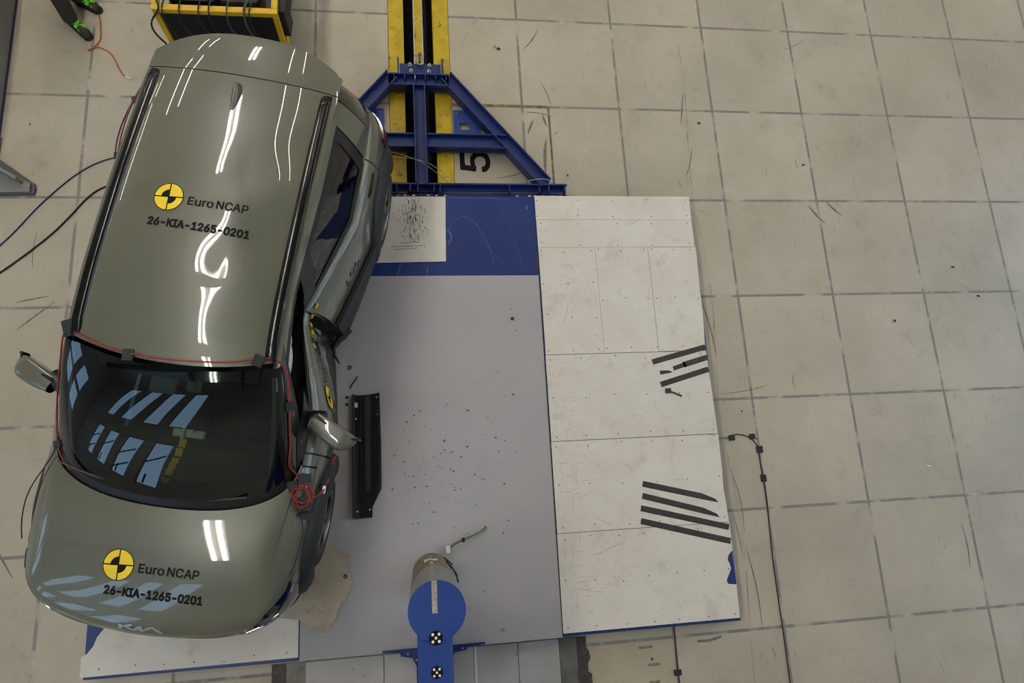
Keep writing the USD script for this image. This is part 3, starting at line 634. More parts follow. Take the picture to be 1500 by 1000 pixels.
# dark inner shell under the panels
for sd in (1, -1):
    put('inner_shell', drop_arch(panel(tub(np.linspace(0, 16, 150), np.linspace(0, 6, 26)), sd, 0, -0.016), .40), 'plastic_black', label='dark inner body under the panels')
CUT = {'front_bumper': (0.0, 2.9), 'front_fender': (2.9, 6.18), 'front_door': (6.21, 8.30), 'rear_door': (8.33, 11.22), 'rear_fender': (11.25, 12.9), 'rear_bumper': (12.93, 16.0)}
for sd in (1, -1):
    for nm, (s0, s1) in CUT.items():
        r0, r1 = {'front_bumper': (1.0, 5.98), 'rear_bumper': (1.8, 5.98)}.get(nm, (1.95, 5.98))
        if nm in ('front_bumper', 'front_fender'):
            P = tub(np.linspace(s0, min(s1, 6.0), 44), np.linspace(r0, NR, 34)); P[:, -1] = nose(np.linspace(s0, min(s1, 6.0), 44), [NR])[:, 0]
            mm = [drop_arch(panel(P, sd, 0.014, edges='012'), .405)]
            if nm == 'front_fender': mm += [panel(tub(np.linspace(6.0, s1, 8), np.linspace(r0, r1, 30)), sd, 0.012, edges='123')]
            put(nm, cat_(*mm), 'paint'); continue
        P = tub(np.linspace(s0, s1, 70 if 'door' in nm else 44), np.linspace(r0, r1, 40))
        put(nm, drop_arch(panel(P, sd, 0.014), .405), 'paint')
    # black lower sides: sills, wheel arch rings, bumper skirts
    P = tub(np.linspace(6.6, 10.4, 60), np.linspace(0.05, 1.9, 10))
    if sd < 0: put('sill', panel(P, sd, 0.02, 0.012), 'cladding')
    else:
        put('sill', panel(tub(np.linspace(6.6, 10.4, 60), np.linspace(0.05, 1.3, 10)), sd, 0.02, -0.02), 'steel_dark', label='bare sill where the cover came off')
        put('sill_cover', panel(tub(np.linspace(8.345, 10.7, 50), np.linspace(0.3, 2.5, 10)), sd, 0.03, 0.04), 'cladding', label='torn rest of the black sill cover')
    put('front_skirt', panel(tub(np.linspace(0, 3.6, 50), np.linspace(0, 1.6, 10)), sd, 0.02, 0.006), 'cladding')
    put('rear_skirt', drop_arch(panel(tub(np.linspace(11.7, 16, 60), np.linspace(0, 2.95, 16)), sd, 0.03, 0.026), .375), 'cladding')
    for a in (WB, -WB):
        ang = np.radians(np.linspace(-12, 192, 72)); pr = [(.372, -.075), (.372, .046), (.384, .056), (.43, .054), (.485, .036), (.502, .014), (.505, -.012)]
        G = np.zeros((len(ang), len(pr), 3))
        for k, (rr, o) in enumerate(pr):
            sq = 1 + 0.045 * np.abs(np.sin(2 * ang)) * (rr > .40)      # squared shoulders
            uu = a + rr * sq * np.cos(ang); ww = np.maximum(0.335 + rr * sq * np.sin(ang), 0.21)
            vv = side_v(np.clip(uu, -1.78, 1.86), np.clip(ww, .205, .93)); G[:, k] = np.c_[uu, vv + o, ww]
        put('arch_cladding', grid(G * [1, sd, 1], sd > 0), 'cladding', smooth=35)
    # wheel houses
    for a in (WB, -WB):
        ang = np.radians(np.linspace(0, 180, 30)); uu, ww = a + .375 * np.cos(ang), .335 + .375 * np.sin(ang)
        put('wheel_house', grid(np.stack([np.c_[uu, 0 * uu + .55 * sd, ww], np.c_[uu, 0 * uu + .84 * sd, ww]], 1), sd > 0), 'pit_black', label='dark wheel house')

# ---- bonnet
hd = nose(np.linspace(0, 6.0, 90), np.linspace(NR, 9, 80))
full = np.concatenate([hd[::-1] * [1, -1, 1], hd[1:]], 0)
put('bonnet', panel(full, 1, 0.010, 0.0005, edges='01'), 'paint')
_hf = full.reshape(-1, 3); hood_w = LinearNDInterpolator(_hf[:, :2], _hf[:, 2])
for sd in (1, -1):      # the gap between bonnet and wing
    q = CubicSpline([0, 1, 2, 3, 4, 5], np.array([(1.045, .735), (1.14, .80), (1.24, .843), (1.37, .866), (1.50, .858), (1.60, .835)]))(np.linspace(0, 5, 40))
    z = hood_w(np.c_[q[:, 0], sd * q[:, 1]]); ok = np.isfinite(z)
    put('bonnet_gap', tube(np.c_[q[:, 0], sd * q[:, 1], z + .0008][ok], .0028, 6), 'pit_black', label='dark gap between bonnet and wing')

# ---- roof
def roof_u(a, b):
    f = 0.425 - 0.115 * np.abs(b) ** 2.2; r = -1.905 + 0.20 * np.abs(b) ** 2.6
    return f + (r - f) * a
_rp = PchipInterpolator([-2.0, -1.9, -1.7, -1.55, -1.2, -.7, -.2, .1, .3, .43, .6], [1.44, 1.475, 1.515, 1.535, 1.560, 1.575, 1.565, 1.540, 1.512, 1.487, 1.43])
_rc = CubicSpline(np.linspace(-2, .6, 60), _rp(np.linspace(-2, .6, 60)))
def roof_w(u, b): return _rc(u) - 0.058 * np.abs(b) ** 2.0 - 0.016 * np.abs(b) ** 6
def roof_hw(u): return np.interp(u, [-1.95, -1.55, -.5, .45], [.640, .640, .650, .664])
def roof_pt(a, b):
    u = roof_u(a, b); v = b * roof_hw(u); P = np.stack([u, v, roof_w(u, b)], -1)
    # buckles the crash pressed into the left half of the roof
    k = np.clip((v + .10) / .3, 0, 1) ** 2 * np.exp(-((u + .45) / .60) ** 2)
    P[..., 2] += k * (0.0042 * np.sin(u * 10.5 + v * 7.0) + 0.0026 * np.sin(u * 7.0 - v * 12.0 + 1.0))
    return P
def a_of(u, b): f = 0.425 - 0.115 * abs(b) ** 2.2; r = -1.905 + 0.20 * abs(b) ** 2.6; return (u - f) / (r - f)
bb = np.linspace(-1, 1, 90)
def roof_patch(u0, u1, n):
    return np.stack([roof_pt(np.linspace(0 if u0 is None else a_of(u0, b), 1 if u1 is None else a_of(u1, b), n), b) for b in bb], 1)
put('roof', panel(roof_patch(None, -1.548, 150), -1, 0.012) if False else panel(roof_patch(None, -1.548, 150)[:, ::-1], 1, 0.012), 'paint')
put('spoiler', panel(roof_patch(-1.556, None, 40)[:, ::-1], 1, 0.035, 0.0, 0.012), 'paint')
put('roof_shell', panel(roof_patch(None, None, 60)[:, ::-1], 1, 0, -0.012), 'plastic_black', label='dark roof lining')
for sd in (1, -1):      # black roof rails
    us = np.linspace(.325, -1.535, 60); R = []
    for u in us:
        hw = roof_hw(u); z = roof_w(u, .9); h = 0.024 * min(1, (0.33 - u) / .10 + .15, (u + 1.54) / .08 + .1)
        c = [(-.046, -.002), (-.040, h * .7), (-.024, h), (.012, h), (.024, h * .6), (.028, -.012)]
        R.append([(u, sd * (hw - .060 + x), z + y) for x, y in c])
    put('roof_rail', grid(np.array(R), sd < 0), 'rail_black', smooth=30)
# aerial fin
F_ = []
for t in np.linspace(0, 1, 14):
    u = -1.475 + .20 * t; h = .062 * (1 - t) ** .9 * min(1, t / .10 + .25) + .004; wd = .030 * math.sin(math.pi * (0.12 + .80 * (1 - t))) ** .6 * (1.0 - .45 * t)
    z = float(roof_pt(a_of(u, .02), np.float64(.02))[2])
    F_.append([(u, .012 + wd * math.cos(q), z + h * max(math.sin(q), 0) ** .7 - .001) for q in np.linspace(0, np.pi, 13)])
put('aerial_fin', grid(np.array(F_), False), 'paint')

# ---- greenhouse: columns from the windscreen centre (0) to the tailgate centre (14), rows belt (0) to roof edge (2)
G0 = np.array([(1.262, 0, 1.040), (1.252, .20, 1.038), (1.226, .38, 1.033), (1.170, .56, 1.024), (1.06, .70, 1.010), (.86, .775, 1.0), (.45, .785, .997), (-.05, .787, 1.0), (-.6, .787, 1.005), (-1.1, .785, 1.015), (-1.55, .783, 1.02), (-1.775, .725, 1.02), (-1.88, .48, 1.02), (-1.93, .24, 1.02), (-1.945, 0, 1.02)])
def rp(u, b):
    hw = float(roof_hw(u)); return (u, b * hw, float(roof_w(u, b)) - .006)
def rfront(b): return rp(0.418 - .115 * abs(b) ** 2.2, b)
G2 = np.array([rfront(0), rfront(.32), rfront(.60), rfront(.84), rfront(.985), rp(.17, .99), rp(0, .99), rp(-.3, .99), rp(-.75, .99), rp(-1.15, .99), rp(-1.5, .985), (-1.69, .585, 1.43), (-1.75, .38, 1.44), (-1.79, .2, 1.45), (-1.80, 0, 1.455)])
G1 = (G0 + G2) / 2
bul = np.array([(.028, 0, .045)] * 1 + [(.028, .004, .045), (.028, .008, .043), (.024, .014, .036), (.012, .018, .02)] + [(0, .020, .0)] * 6 + [(-.012, .016, 0), (-.02, .01, 0), (-.022, .004, 0), (-.022, 0, 0)])
GN = np.stack([G0, G1 + bul, G2])
_gc = ring_cols(GN)
def green(s, r):
    P = _gc(np.asarray(s, float)); x = np.array([0, 1.0, 2.0]); f = CubicSpline(x, P, axis=0) if False else None
    r = np.asarray(r, float)[:, None, None]; A, B, C_ = P[0], P[1], P[2]
    return (A * (r - 1) * (r - 2) / 2 - B * r * (r - 2) + C_ * r * (r - 1) / 2).transpose(1, 0, 2)
def win_patch(s0, s1, r0, r1, n=30, k=16): return green(np.linspace(s0, s1, n), np.linspace(r0, r1, k))
# windscreen glass (one sheet over both halves) and its black border
wg = win_patch(0, 4.05, .10, 1.93, 60, 40); wfull = np.concatenate([wg[::-1] * [1, -1, 1], wg[1:]], 0)
put('windscreen', panel(wfull, 1, 0, 0.004), 'glass_car', smooth=True)
def frame(patch, s0, s1, r0, r1, S0, S1, R0, R1, off, m, nm, sd, lab=None):
    for a, b, c, d in ((S0, S1, R0, r0), (S0, S1, r1, R1), (S0, s0, r0, r1), (s1, S1, r0, r1)):
        if b - a > 1e-4 and d - c > 1e-4: ms.append(panel(patch(a, b, c, d), sd, 0, off))
ms = []
for sd in (1, -1):
    ms += [panel(win_patch(0, 4.05, .10, .36, 50, 6), sd, 0, .0015), panel(win_patch(0, 4.05, 1.80, 1.93, 50, 5), sd, 0, .0015), panel(win_patch(3.72, 4.05, .36, 1.80, 6, 30), sd, 0, .0015)]
put('windscreen_border', cat_(*ms), 'gloss_black', label='black printed border of the windscreen')
put('cowl_panel', panel(np.concatenate([(np.stack([bonnet(np.linspace(0, 4.9, 50), [8.97])[:, 0] - [0.01, 0, .012], green(np.linspace(0, 4.3, 50), [.12])[:, 0] - [0, 0, .004]], 1))[::-1] * [1, -1, 1], np.stack([bonnet(np.linspace(0, 4.9, 50), [8.97])[:, 0] - [0.01, 0, .012], green(np.linspace(0, 4.3, 50), [.12])[:, 0] - [0, 0, .004]], 1)[1:]], 0)[:, ::-1], 1, 0), 'plastic_black', label='black cowl below the windscreen')
for k, (p0, p1) in enumerate((((1.15, .52), (1.19, -.12)), ((1.15, -.10), (1.08, -.66)))):
    q = []
    for t in np.linspace(0, 1, 14):
        u, v = p0[0] + (p1[0] - p0[0]) * t, p0[1] + (p1[1] - p0[1]) * t; u += .035 * math.sin(math.pi * t)
        q.append((u, v, 1.075 + (1.19 - u) * .52 - .02 * abs(v)))
    put('wiper', tube(q, .009, 6), 'plastic_black')
for sd in (1, -1): put('pillar_trim', panel(win_patch(3.42, 3.66, .30, 1.78, 6, 24), sd, 0, -.03), 'pillar_trim', label='pale pillar trim inside the windscreen')
# pillars and side windows
for sd in (1, -1):
    put('windscreen_pillar', panel(win_patch(4.06, 4.75, 0.0, 2.0, 14, 30), sd, .012, .004), 'gloss_black')
    put('cant_rail', panel(win_patch(4.8, 10.1, 1.80, 2.0, 70, 8), sd, .01, .006), 'paint', label='painted strip along the roof edge')
    ms = []
    for a, b, c, d in ((4.76, 9.52, 0.0, .16), (4.76, 9.52, 1.60, 1.80), (4.76, 5.0, .16, 1.6), (7.0, 7.42, .16, 1.6), (9.30, 9.52, .16, 1.6)):
        ms.append(panel(win_patch(a, b, c, d, max(6, int((b - a) * 14)), 10), sd, .012, .004))
    put('window_surround', cat_(*ms), 'trim_black', label='black trim around the side windows')
    if sd < 0: put('side_window', panel(win_patch(5.0, 7.0, .16, 1.6, 30, 16), sd, 0, -.002), 'glass_side')
    put('side_window', panel(win_patch(7.42, 9.30, .16, 1.6, 30, 16), sd, 0, -.002), 'glass_side')
    put('window_sill', panel(np.stack([green(np.linspace(4.9, 9.5, 70), [0.02])[:, 0] , tub(np.linspace(6.1, 11.05, 70), [5.97])[:, 0] - [0, 0, .004]], 1), sd, 0), 'trim_black', label='black strip between window and door')
    put('rear_pillar', panel(win_patch(9.55, 10.12, 0.0, 1.79, 24, 24), sd, .012, .005), 'paint')
    put('rear_pillar_trim', panel(win_patch(10.15, 11.1, .40, 1.95, 14, 20), sd, .01, .003), 'gloss_black', label='dark glossy wedge behind the rear pillar')
    put('rear_pillar_foot', cat_(panel(win_patch(10.15, 12.0, 0, .38, 20, 8), sd, .01, .003), panel(win_patch(11.13, 12.0, .38, 1.95, 14, 20), sd, .01, .003)), 'paint')
    put('mirror_sail', panel(win_patch(4.76, 5.7, -.02, .62, 12, 10), sd, .01, .008), 'trim_black', label='black corner piece behind the mirror')
    put('shoulder', panel(np.stack([green(np.linspace(9.5, 14, 60), [0.0])[:, 0], tub(np.linspace(11.05, 16, 60), [5.9])[:, 0]], 1), sd, 0), 'paint')
tg = win_patch(12.02, 14, .1, 1.9, 30, 20); put('rear_window', panel(np.concatenate([tg, (tg[:-1] * [1, -1, 1])[::-1]], 0), 1, 0, .002), 'glass_side')
# ---- lamps
for sd in (1, -1):
    put('headlamp', panel(tub(np.linspace(2.1, 4.1, 40), np.linspace(2.7, 4.2, 14)), sd, .008, .005), 'gloss_black', label='dark headlamp in the front corner')
    put('headlamp_spike', panel(tub(np.linspace(3.75, 4.15, 10), np.linspace(4.2, 4.5, 5)), sd, .004, .006), 'gloss_black')
    tt = np.linspace(2.35, 4.05, 30); rr_ = [NR + (.75 * math.sin(np.pi * (x - 2.35) / 1.7) ** 1.2) for x in tt]
    G = np.stack([nose([x], np.linspace(NR - .12, y, 8))[0] for x, y in zip(tt, rr_)], 0)
    put('headlamp_top', panel(G, sd, .003, .002), 'gloss_black', label='dark upper corner of the headlamp')
    put('lamp_strip', panel(tub(np.linspace(2.2, 3.1, 14), np.linspace(3.2, 3.75, 5)), sd, .004, .011), 'chrome', label='bright lamp strip')
    put('lamp_strip', panel(tub(np.linspace(2.6, 3.3, 14), np.linspace(3.95, 4.1, 3)), sd, .003, .010), 'chrome', label='bright lamp strip')
    put('lamp_strip', panel(tub(np.linspace(3.95, 4.1, 5), np.linspace(3.9, 4.3, 4)), sd, .004, .012), 'chrome', label='bright lamp strip')
    put('tail_lamp', panel(tub(np.linspace(12.15, 13.3, 20), np.linspace(3.15, 3.75, 8)), sd, .006, .012), 'tail_red')
    put('tail_lamp_frame', panel(tub(np.linspace(12.05, 13.5, 20), np.linspace(2.9, 3.95, 8)), sd, .006, .006), 'gloss_black')
    put('door_handle', panel(tub(np.linspace(10.5, 11.05, 12), np.linspace(4.55, 4.75, 5)), sd, .012, .010), 'gloss_black')
    if sd < 0: put('door_handle', panel(tub(np.linspace(7.6, 8.15, 12), np.linspace(4.55, 4.75, 5)), sd, .012, .010), 'gloss_black')

# ---- mirrors
def mirror(base, tip, w0, nm, sd, tilt):
    base, tip = np.array(base), np.array(tip); ax = tip - base; L = np.linalg.norm(ax); ax /= L
    back = np.array([-ax[1], ax[0], 0]); back /= np.linalg.norm(back)
    if back[0] > 0: back = -back
    secs = []
    for t in np.linspace(0, 1, 16):
        k = (0.80 + .20 * math.sin(min(1, t * 1.9) * np.pi / 2)) * (1 - max(0, (t - .70) / .30) ** 2.4 * .80)
        c = base + ax * L * t; ring = []
        for q in np.linspace(0, 2 * np.pi, 29):
            cx, cz = math.cos(q), math.sin(q); ex = np.sign(cx) * abs(cx) ** .62; ez = np.sign(cz) * abs(cz) ** .62
            fwd = -back * (0.125 if cx > 0 else .02) * ex * k; ring.append(c + fwd + np.array([0, 0, .070 * ez * k]))
        secs.append(ring)
    S_ = np.array(secs)
    put(nm, grid(S_, False), 'paint', dented=False)
    g_ = S_ + 0
    cb = S_.mean(1, keepdims=True); gl = cb + (S_ - cb) * [.92, .92, .92]
    p = put('mirror_glass', grid(np.stack([cb[:, 0] + back * .023 + [0, 0, -.062] * np.linspace(.8, .5, 16)[:, None], cb[:, 0] + back * .023 + [0, 0, .062] * np.linspace(.8, .5, 16)[:, None]], 1), False), 'gloss_black', dented=False)
    rim = [tuple(c[0] + back * .021 + np.array([0, 0, .070]) * k) for c, k in zip(cb, np.linspace(.9, .55, 16))] + [tuple(c[0] + back * .021 - np.array([0, 0, .070]) * k) for c, k in list(zip(cb, np.linspace(.9, .55, 16)))[::-1]]
    rim.append(rim[0]); put('mirror_rim', tube(rim, .011, 6), 'trim_black', dented=False)
    foot = np.array([base[0] + .05, sd * .80, .985])
    put('mirror_arm', tube([foot, (foot + base) / 2 + [0, 0, .01], base + ax * .05], [.075, .060, .060], 12), 'trim_black', dented=False)
mirror((.572, -.872, 1.01), (.442, -1.135, 1.02), 1, 'mirror_cap', -1, 0)
mirror((.565, .845, 1.01), (.70, 1.13, 1.01), 1, 'mirror_cap', 1, 0)

# ---- wheels
def wheel(a, sd):
    yo = .895
    pr = [(.215, -.205), (.235, -.215), (.30, -.213), (.325, -.195), (.334, -.15), (.335, -.06), (.328, -.02), (.305, -.002), (.255, 0.0), (.232, -.010), (.225, -.03)]
    me = lathe(pr, 64); v = me.vertices.copy(); me.vertices = np.c_[v[:, 0] + a, sd * (v[:, 2] + yo), v[:, 1] + .335]
    if sd > 0: me.invert()
    w = put('wheel', me, 'tyre', dented=False, rolled=False)
    parts = []
    br = lathe([(.228, -.012), (.222, -.03), (.20, -.10), (.19, -.19)], 48)
    hub = lathe([(.0, -.012), (.03, -.012), (.045, -.02), (.06, -.035)], 24)
    def plc(m):
        v = m.vertices.copy(); m.vertices = np.c_[v[:, 0] + a, sd * (v[:, 2] + yo), v[:, 1] + .335]; return m
    put('rim_barrel', plc(br), 'rim_dark', w, dented=False, rolled=False); put('hub', plc(hub), 'rim_dark', w, dented=False, rolled=False)
    put('rim_edge', plc(lathe([(.233, -.012), (.231, -.002), (.222, -.001), (.214, -.014), (.214, -.03)], 48)), 'rim_alloy', w, dented=False, rolled=False)
    put('brake_disc', plc(cyl((0, 0, -.13), .14, .02, 32)), 'plate_steel', w, dented=False, rolled=False)
    for k in range(5):
        q = 2 * np.pi * k / 5 + .3
        s_ = Polygon([(.03, -.030), (.12, -.030), (.218, -.052), (.222, -.02), (.222, .02), (.218, .052), (.12, .030), (.03, .030)])
        m = trimesh.creation.extrude_polygon(s_, .022, engine='earcut'); m.apply_translation([0, 0, -.036]); m.apply_transform(trimesh.transformations.rotation_matrix(q, [0, 0, 1]))
        put('spoke', plc(m), 'rim_dark' if k % 2 else 'rim_alloy', w, smooth=False, dented=False, rolled=False)
for a in (WB, -WB):
    for sd in (1, -1): wheel(a, sd)

put('sill_cover_tail', tube([(-.22, .785, .345), (-.15, .745, .335), (-.09, .715, .33), (-.04, .70, .325), (.01, .715, .32), (.07, .765, .31)], [.042, .034, .026, .018, .012, .005], 10, None), 'cladding', dented=False, label='bent tail of the torn sill cover')
for q in ([(-.62, .80), (-.60, .77), (-.62, .74), (-.66, .75)], [(-.54, .80), (-.52, .76), (-.56, .74), (-.59, .77), (-.55, .80)], [(-.47, .79), (-.45, .73), (-.49, .73)]):
    qq = np.array(q); put('pen_mark', tube(np.c_[qq[:, 0], side_v(qq[:, 0], qq[:, 1]) + .004, qq[:, 1]], .0035, 5), 'wire_blue', label='blue pen mark on the rear door')
# torn openings along the folds of the crash
for q, w_ in (([(-.150, .93), (-.142, .80), (-.135, .66), (-.140, .50), (-.15, .38)], .030), ([(-.165, .62), (-.15, .52), (-.16, .42)], .045), ([(-.07, .90), (-.04, .83), (-.03, .74)], .009), ([(.0, .86), (.03, .76)], .008), ([(-.10, .70), (-.06, .60)], .010), ([(.05, .80), (.10, .70)], .006)):
    qq = np.array(q); tt = np.linspace(0, len(qq) - 1, 14); qq = np.c_[np.interp(tt, range(len(qq)), qq[:, 0]), np.interp(tt, range(len(qq)), qq[:, 1])]
    put('torn_fold', tube(np.c_[qq[:, 0], side_v(qq[:, 0], qq[:, 1]) - .002, qq[:, 1]], w_ * np.sin(np.pi * np.linspace(.08, .92, 14)), 7), 'pit_black', label='black torn gap in the dented doors')

# ---- inside
put('floor_pan', bx(-1.9, 1.5, -.72, .60, .24, .28), 'interior')
dsh = [(1.22, .90), (1.18, .99), (1.05, 1.00), (.88, .97), (.80, .90), (.80, .55), (1.22, .55)]
md = poly(dsh, -.68, .68); v = md.vertices.copy(); md.vertices = np.c_[v[:, 0], v[:, 2], v[:, 1]]; md.invert() if md.volume < 0 else None
put('dashboard', md, 'dash', smooth=False)
pad = lathe([(0, 0), (.10, .004), (.16, .0)], 4); 
put('dash_vent', cat_(*[bx(1.10, 1.155, x, x + .012, .998, 1.008) for x in np.arange(-.06, .32, .026)]), 'interior', smooth=False)
put('dash_pad', tube([(1.17, -.10, 1.0), (1.04, -.02, 1.007), (.98, .18, 1.005), (1.02, .36, 1.005), (1.15, .40, 1.0), (1.17, -.10, 1.0)], .007, 6), 'seat_cloth')
put('steering_wheel', trimesh.creation.torus(.18, .016, 32, 10).apply_transform(trimesh.transformations.rotation_matrix(math.radians(-62), [0, 1, 0])).apply_translation([.68, .33, .90]), 'interior', dented=False)
put('steering_hub', trimesh.creation.icosphere(2, 1).apply_scale([.04, .08, .07]).apply_translation([.70, .33, .90]), 'interior', dented=False)
for x, y in ((.05, .30), (.05, -.38), (-.85, .30), (-.85, -.38)):
    put('seat', cat_(bx(x - .25, x + .30, y - .25, y + .25, .42, .60, .05), bx(x - .40, x - .24, y - .24, y + .24, .55, 1.08, .05)), 'seat_cloth', dented=False)
    put('head_rest', bx(x - .40, x - .29, y - .12, y + .12, 1.10, 1.28, .04), 'seat_cloth', dented=False)
put('curtain_airbag', cat_(trimesh.creation.icosphere(3, 1).apply_scale([.17, .045, .13]).apply_translation([.30, .585, 1.17]), trimesh.creation.icosphere(3, 1).apply_scale([.10, .03, .16]).apply_translation([.14, .575, 1.24])), 'airbag', smooth=True, dented=False)
put('sun_sensor', bx(.50, .60, -.10, .06, 1.405, 1.425, .006), 'grey_steel_dark', dented=False, label='grey sensor box behind the windscreen')
put('sun_sensor', bx(.50, .57, .12, .21, 1.415, 1.43, .004), 'grey_steel_dark', dented=False)
put('camera_bar', cat_(bx(.78, .83, -.02, .18, 1.10, 1.13, .004), bx(.765, .845, .04, .06, 1.13, 1.15, .003), bx(.78, .80, .10, .12, 1.13, 1.17)), 'white_plastic', dented=False, smooth=False, label='pale instrument bar inside the car')
for k, (u, s_) in enumerate(((.80, .024), (.87, .03), (.93, .03), (.985, .02), (1.02, .022), (1.06, .024), (1.12, .02))):
    put('test_sticker', bx(u - s_, u + s_ * .8, .00 - .010 * k, .045 - .010 * k, 1.012 + .04 * max(0, .95 - u), 1.014 + .04 * max(0, .95 - u)), 'sticker_yellow', dented=False, smooth=False, label='yellow test sticker inside the windscreen')

# ---- emblems and lettering
def drape(m, u0, v0, surf, lift=0.0022):
    """lettering lying on the body: its x runs to the car's left, its y to the rear"""
    m = trimesh.Trimesh(m.vertices.copy(), m.faces.copy(), process=False)
    vv, ff = trimesh.remesh.subdivide_to_size(m.vertices, m.faces, .05); x, y, z = vv.T
    u, v = u0 - y, v0 + x; return np.c_[u, v, surf(u, v) + lift + z], ff
def roof_s(u, v):
    b = np.clip(v / roof_hw(u), -1, 1); f = 0.425 - 0.115 * np.abs(b) ** 2.2; r = -1.905 + 0.20 * np.abs(b) ** 2.6
    return roof_pt((u - f) / (r - f), b)[..., 2]
def hood_s(u, v): return hood_w(np.c_[np.clip(u, .95, 1.98), v])
def disc(r0, r1, a0=0, a1=360, n=40):
    a = np.radians(np.linspace(a0, a1, n)); o = np.c_[r1 * np.cos(a), r1 * np.sin(a)]
    i_ = np.c_[r0 * np.cos(a), r0 * np.sin(a)][::-1] if r0 > 0 else (np.zeros((0, 2)) if a1 - a0 >= 359.9 else np.zeros((1, 2)))
    return Polygon(np.vstack([o, i_])).buffer(0)
def emblem(u, v, R, surf, rot):
    from shapely import affinity
    rt = lambda p: affinity.rotate(p, rot, origin=(0, 0))
    e_ = put('round_emblem', drape(poly(Point(0, 0).buffer(R, 32), 0, .0006), u, v, surf), 'target_yellow', smooth=False, label='yellow round emblem with black quarters')
    blk = unary_union([disc(R * .955, R, 0, 360, 72), sbox(-R, -.0035, R, .0035), sbox(-.0035, -R, .0035, R), disc(0, R * .52, 90, 180), disc(0, R * .52, 270, 360)])
    put('emblem_quarters', drape(poly(rt(blk), .0008, .0012), u, v, surf), 'text_black', e_, smooth=False)
def thick(txt, h, bold, grow):
    m = meshkit.text_mesh(txt, h, .0005, bold); up = m.face_normals[:, 2] > .5
    return poly(unary_union([Polygon(t[:, :2]) for t in m.triangles[up]]).buffer(grow), 0, .0005)
def words(txt, h, u, v, surf, width, bold, gap=None):
    m = thick(txt, h, bold, .0024 if bold else .0016)
    m.apply_translation([-m.bounds[0, 0], 0, 0]); m.apply_scale([width / m.bounds[1, 0], 1, 1])
    put('lettering', drape(m, u, v, surf), 'text_black', smooth=False, label='black printed lettering beside the round emblem')
LET = dict(roof=dict(e=(-.602, -.218), r=.092, t1=(-.568, -.095, .375), t2=(-.408, -.309, .63)), hood=dict(e=(1.655, -.188), r=.096, t1=(1.685, -.062, .373), t2=(1.835, -.25, .608)))
for nm, sf in (('roof', roof_s), ('hood', hood_s)):
    L_ = LET[nm]; emblem(*L_['e'], L_['r'], sf, 3)
    words('Euro', .052, L_['t1'][0], L_['t1'][1], sf, L_['t1'][2] * .43, False); words('NCAP', .052, L_['t1'][0], L_['t1'][1] + L_['t1'][2] * .475, sf, L_['t1'][2] * .525, False)
    words('26-KIA-1265-0201', .048, L_['t2'][0], L_['t2'][1], sf, L_['t2'][2], True)
# round emblem and numbers on the dented front door
def on_door(shape, u, w, m, nm, parent=None, lift=.006, lab=None):
    me = poly(shape, 0, .0006); vv, ff = trimesh.remesh.subdivide_to_size(me.vertices, me.faces, .03)
    uu, ww = u - vv[:, 0], w + vv[:, 1]; return put(nm, (np.c_[uu, side_v(uu, ww) + lift + vv[:, 2], ww], ff[:, ::-1] if False else ff), m, parent, False, lab)
e_ = on_door(Point(0, 0).buffer(.085, 24), .40, .75, 'target_yellow', 'round_emblem', lab='yellow round emblem on the front door')
on_door(unary_union([disc(.079, .085, 0, 360, 60), sbox(-.085, -.003, .085, .003), sbox(-.003, -.085, .003, .085), disc(0, .045, 90, 180), disc(0, .045, 270, 360)]), .40, .75, 'text_black', 'emblem_quarters', e_, .0075)
from shapely import affinity as aff
for k, (txt, u, w, hgt) in enumerate((('Euro NCAP', .30, .72, .042), ('26-KIA-1265-0201', .46, .61, .034))):
    tm = thick(txt, hgt, k > 0, .001); vv = tm.vertices; ff = tm.faces
    uu, ww = u - vv[:, 0], w + vv[:, 1]; put('lettering', (np.c_[uu, side_v(uu, ww) + .0065 + vv[:, 2], ww], ff), 'text_black', None, False, 'black printed lettering on the door')
# three joined strokes of the maker's emblem on the nose
def bar(p, q, w_): p, q = np.array(p), np.array(q); d = (q - p) / np.linalg.norm(q - p); n_ = np.array([-d[1], d[0]]) * w_ / 2; return Polygon([p + n_, q + n_, q - n_, p - n_])
def BZ(u, v): return hood_w(np.c_[u, v])
kia = unary_union([bar((0, 0), (0, .055), .017), bar((.008, .028), (.055, .055), .017), bar((.03, .03), (.062, 0), .018), bar((.062, 0), (.098, .052), .018), bar((.098, .052), (.098, 0), .017), bar((.098, .0), (.150, .055), .018), bar((.150, .055), (.195, 0.0), .018)])
kx = poly(kia, 0, .004); kv = kx.vertices - [.0975, .027, 0]
put('nose_badge', (np.c_[2.022 - kv[:, 1] * .62, .005 + kv[:, 0] * 1.3, BZ(2.022 - kv[:, 1] * .62, .005 + kv[:, 0] * 1.3) + kv[:, 2] + .003], kx.faces), 'emblem', smooth=False, label='joined angular letters of the maker badge on the nose')

